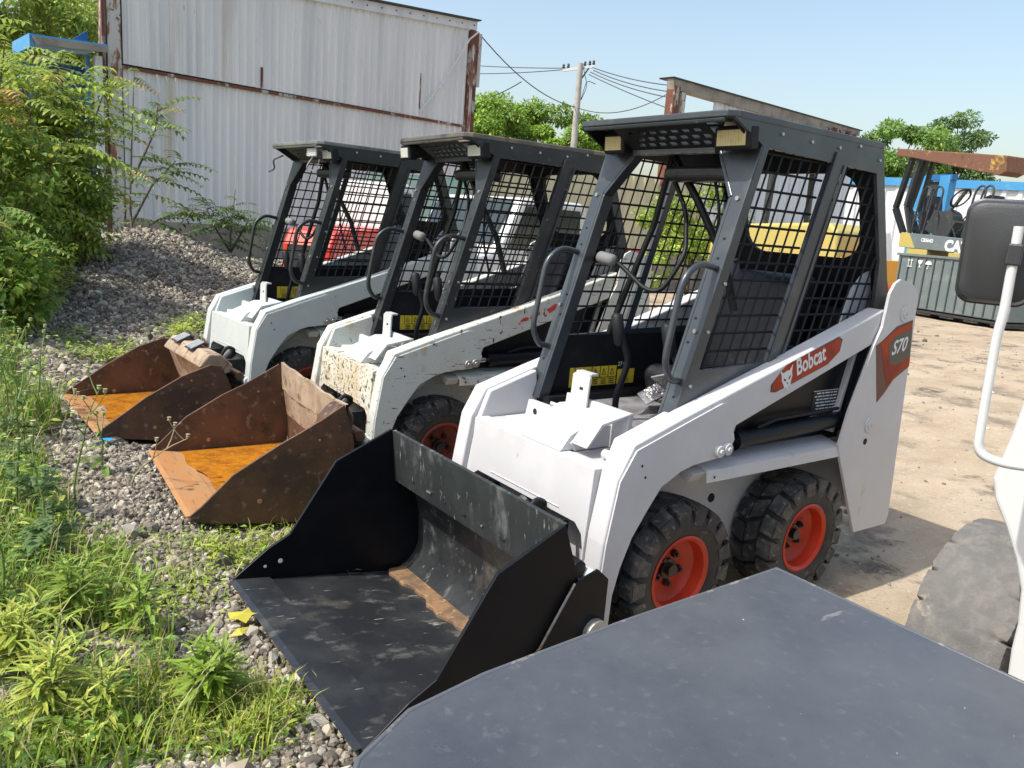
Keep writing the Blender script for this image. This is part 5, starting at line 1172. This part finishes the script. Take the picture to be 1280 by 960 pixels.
# ------------------------------------------------------------------ foreground: dark flat hood
T = thing('machine_hood', 'scuffed flat dark grey steel hood with a rounded front filling the lower right', 'machine hood', (1.06, 1.24, 0))
o = [(0, 0), (.42, .008), (.70, .022), (.83, .043), (.925, .095), (.985, .18), (1.01, .30), (1.01, .62), (.0, .62)]
mb = MB(); mb.prism(o, 'z', .722, .750, m_slab); mb.build('top_plate', T, bevel=.006, seg=3)
mb = MB(); mb.tube([(x, y, .7465) for x, y in [(.0, .60)]+o[:8]], .0048, m_slabe, 8); mb.build('worn_edge', T, smooth=60)
mb = MB(); mb.prism([(x*.985+.005, .01+y*.98) for x, y in o], 'z', .40, .721, m_slab); mb.build('side_wall', T, bevel=.004)
mb = MB(); mb.box((.45, .33, .22), (.5, .4, .42), m_cdk); mb.build('pedestal', T, bevel=.01)

# ------------------------------------------------------------------ white machine at the right edge with mirror and worn tyre
T = thing('white_machine', 'white machine cut by the right edge with a bald grey tyre and black mirror', 'machine', (-.10, 1.15, 0))
def yplane(px, py, y): 
    d = ray(px, py); t = (y-CAM.y)/d.y; p = CAM+d*t; return (p.x+.10, p.z)
def xplane(px, py, x):
    d = ray(px, py); t = (x-CAM.x)/d.x; p = CAM+d*t; return (p.y-1.15, p.z)
pf = [xplane(*q, .40) for q in [(1286, 478), (1262, 545), (1239, 598), (1242, 625), (1256, 660), (1268, 700), (1274, 738), (1270, 780), (1262, 812), (1254, 870)]]
mb = MB(); mb.prism(pf+[(1.2, pf[-1][1]), (1.2, pf[0][1]+.05)], 'x', .46, .50, m_white4); mb.build('body_panel', T, bevel=.012, seg=3)
mb = MB(); mb.box((-.25, .72, .75), (1.3, .7, 1.0), m_white4); mb.build('body', T, bevel=.03, seg=3)
# worn tyre
R_, xc, w2 = .318, .075, .125
mb = MB(); n = 300; prof_ = [(-w2, .62), (-w2-.004, .80), (-w2+.0, .93), (-w2+.006, .985), (-w2+.030, .998), (-w2+.055, 1.0), (0, 1.003), (w2-.055, 1.0), (w2-.030, .998), (w2-.006, .985), (w2, .93), (w2+.004, .80), (w2, .62)]
random.seed(12); cut = {}; cutr = {}
for dct, a_ in ((cut, 3), (cutr, 7)):
    k = a_
    while k < n-8:
        d_ = random.uniform(.022, .055); sh_ = random.uniform(.001, .006); dct[k] = d_; dct[k+1] = sh_; dct[k+2] = sh_*.7; dct[k+3] = sh_*.3; k += random.randint(9, 19)
vs = []
for i in range(n):
    t = 2*math.pi*i/n; jl = random.uniform(-.0015, .0015); jr = random.uniform(-.0015, .0015); wv = .0012*math.sin(i*.9)+.001*math.sin(i*.37)
    for q, (yy, rr) in enumerate(prof_):
        y_ = yy; r_ = rr+wv*(3 <= q <= 9)
        c_ = cut.get(i, 0); d_ = cutr.get(i, 0)
        if 2 <= q <= 5: y_ += min(c_, .012)*(q < 4)+jl; r_ -= c_*(1.5, 1.3, .5, 0)[q-2]
        if 7 <= q <= 10: y_ -= min(d_, .012)*(q > 8)+jr; r_ -= d_*(0, .5, 1.3, 1.5)[q-7]
        vs.append((xc+R_*r_*math.cos(t), .125+y_, R_+R_*r_*math.sin(t)))
m_ = len(prof_); fs = [(i*m_+q, i*m_+q+1, ((i+1) % n)*m_+q+1, ((i+1) % n)*m_+q) for i in range(n) for q in range(m_-1)]
mb.add(vs, fs, m_tyreg); wh_ = mb.build('wheel', T, smooth=50)
mb = MB(); mb.lathe([(.20, .10), (.205, -.10), (.15, -.04), (0, -.03)], (xc, .125, R_), m_dark, 30); mb.lathe([(.20, .02), (.15, .06), (0, .05)], (xc, .20, R_), m_dark, 30); mb.build('rim', wh_, smooth=40)
# mirror on a white rod
def onp(px, py, d): p = RD(px, py, d); return p-Vector((-.10, 1.15, 0))
MD = 1.62
pth = [onp(1274, 283, MD), onp(1264, 340, MD), onp(1255, 390, MD), onp(1246, 420, MD), onp(1232, 500, MD), onp(1221, 566, MD), onp(1250, 579, MD), onp(1292, 585, MD)]
mb = MB(); mb.tube(smoothpath(pth, .022, 6), .0082, m_white4, 12); mb.build('mirror_rod', T, smooth=60)
mb = MB(); c = onp(1249, 316, MD+.05); rgt = Vector((-ray(1240, 316).y*-1, -ray(1240, 316).x, 0)).normalized(); 
dv = Vector((ray(1240, 316).x, ray(1240, 316).y, 0)).normalized(); rgt = Vector((dv.y, -dv.x, 0)); up_ = Vector((0, 0, 1))
sc_ = 1.62*.80/FPX
def mir(w, h, r, n=7): return rrect(-w/2, w/2, -h/2, h/2, r, n)
def add_sl(mb, loops, m):
    n = len(loops[0][0]); vs = []
    for pts, d, s in loops: vs += [c+rgt*(a*s)+(up_*(b*s)+rgt*(-.03*b))+dv*d for a, b in pts]
    fs = [(i*n+k, i*n+(k+1) % n, (i+1)*n+(k+1) % n, (i+1)*n+k) for i in range(len(loops)-1) for k in range(n)]
    fs += [tuple(range(n)), tuple((len(loops)-1)*n+k for k in range(n))][:2]; mb.add(vs, fs, m)
w_, h_ = 92*sc_, 142*sc_; q = mir(w_, h_, .028)
add_sl(mb, [(q, -.022, .80), (q, -.018, .90), (q, -.004, .955), (q, .010, .965), (q, .012, 1.0), (q, .022, 1.0), (q, .026, .96)], m_mirror)
mb.build('mirror', T, smooth=35)
mb = MB(); a = onp(1270, 318, MD-.012); mb.bar(onp(1271, 305, MD), onp(1265, 332, MD), .022, .024, m_mirror); mb.bar(onp(1269, 318, MD), onp(1269, 318, MD+.05), .014, .03, m_mirror); mb.build('mirror_clamp', T, bevel=.003)

# ------------------------------------------------------------------ litter
def lit(name, px, py, pts, m, label, cat, r=.0):
    g = G(px, py, 0); mb = MB(); n = len(pts); random.seed(px)
    top = [(x, y, .006+random.uniform(0, .02)) for x, y in pts]; cx = sum(p[0] for p in pts)/n; cy = sum(p[1] for p in pts)/n
    mb.add(top+[(cx, cy, .022)], [(i, (i+1) % n, n) for i in range(n)], m); o = mb.build(name, None)
    o.location = (g.x, g.y, float(hgt(g.x, g.y))+.028); tag(o, label, cat); return o
lit('plastic_scrap', 133, 565, [(-.03, -.02), (.0, -.03), (.03, -.01), (.02, .02), (-.01, .03), (-.035, .01)], m_bluep, 'crumpled blue plastic scrap on gravel below the farthest rusty bucket', 'litter')
m_yl = mat('yellow leaf', (.55, .50, .06), .6, transl=.3)
lit('fallen_leaf', 305, 790, [(-.06, -.01), (-.03, -.035), (.0, -.015), (.04, -.04), (.045, 0), (.07, .02), (.03, .025), (.01, .05), (-.02, .02), (-.05, .03)], m_yl, 'yellowed lobed leaf lying on gravel left of the black bucket', 'leaf')
lit('fallen_leaf', 300, 815, [(-.03, -.01), (-.0, -.025), (.035, 0), (.0, .02)], m_yl, 'small yellow leaf just below the big yellowed leaf', 'leaf')

def flipy(T):
    for c in T.children:
        me = c.data
        for v in me.vertices: v.co.y = -v.co.y
        me.flip_normals(); me.update()
for o_f in [o for o in COL.objects if o.type == 'EMPTY' and o.name in ('corrugated_shed', 'blue_shed', 'derelict_shed', 'cream_panel_wall', 'yard_wall')]: flipy(o_f)

# ------------------------------------------------------------------ camera, light, world
cd = bpy.data.cameras.new('camera'); co = bpy.data.objects.new('camera', cd); COL.objects.link(co); sc.camera = co
co.matrix_world = Matrix.Translation(CAM) @ Matrix((rt, upv, -fw)).transposed().to_4x4()
cd.sensor_fit = 'HORIZONTAL'; cd.sensor_width = 36; cd.lens = FPX/1280*36; cd.clip_end = 2000; cd.clip_start = .05
S = Vector((.70, -.10, 1.0)).normalized()
sl = bpy.data.lights.new('sun', 'SUN'); so = bpy.data.objects.new('sun', sl); COL.objects.link(so); sl.energy = 3.4; sl.angle = rad(.53); sl.color = (1, .96, .89)
so.rotation_euler = S.to_track_quat('Z', 'Y').to_euler(); so.location = S*30
w = bpy.data.worlds.new('World'); sc.world = w; w.use_nodes = True; nt = w.node_tree; bg = nt.nodes['Background']; sk = nt.nodes.new('ShaderNodeTexSky'); sk.sky_type = 'NISHITA'; sk.sun_disc = False
sk.sun_elevation = math.asin(S.z); sk.sun_rotation = math.atan2(S.x, S.y); sk.air_density = 1.35; sk.dust_density = 3.2; sk.ozone_density = .6; sk.altitude = 0
nt.links.new(sk.outputs[0], bg.inputs[0]); bg.inputs[1].default_value = .15
vs_ = sc.view_settings; vs_.view_transform = 'Standard'; vs_.look = 'None'; vs_.exposure = 0.58; vs_.gamma = 1; vs_.use_curve_mapping = False
sc.cycles.use_denoising = True; sc.cycles.max_bounces = 6; sc.cycles.transparent_max_bounces = 4
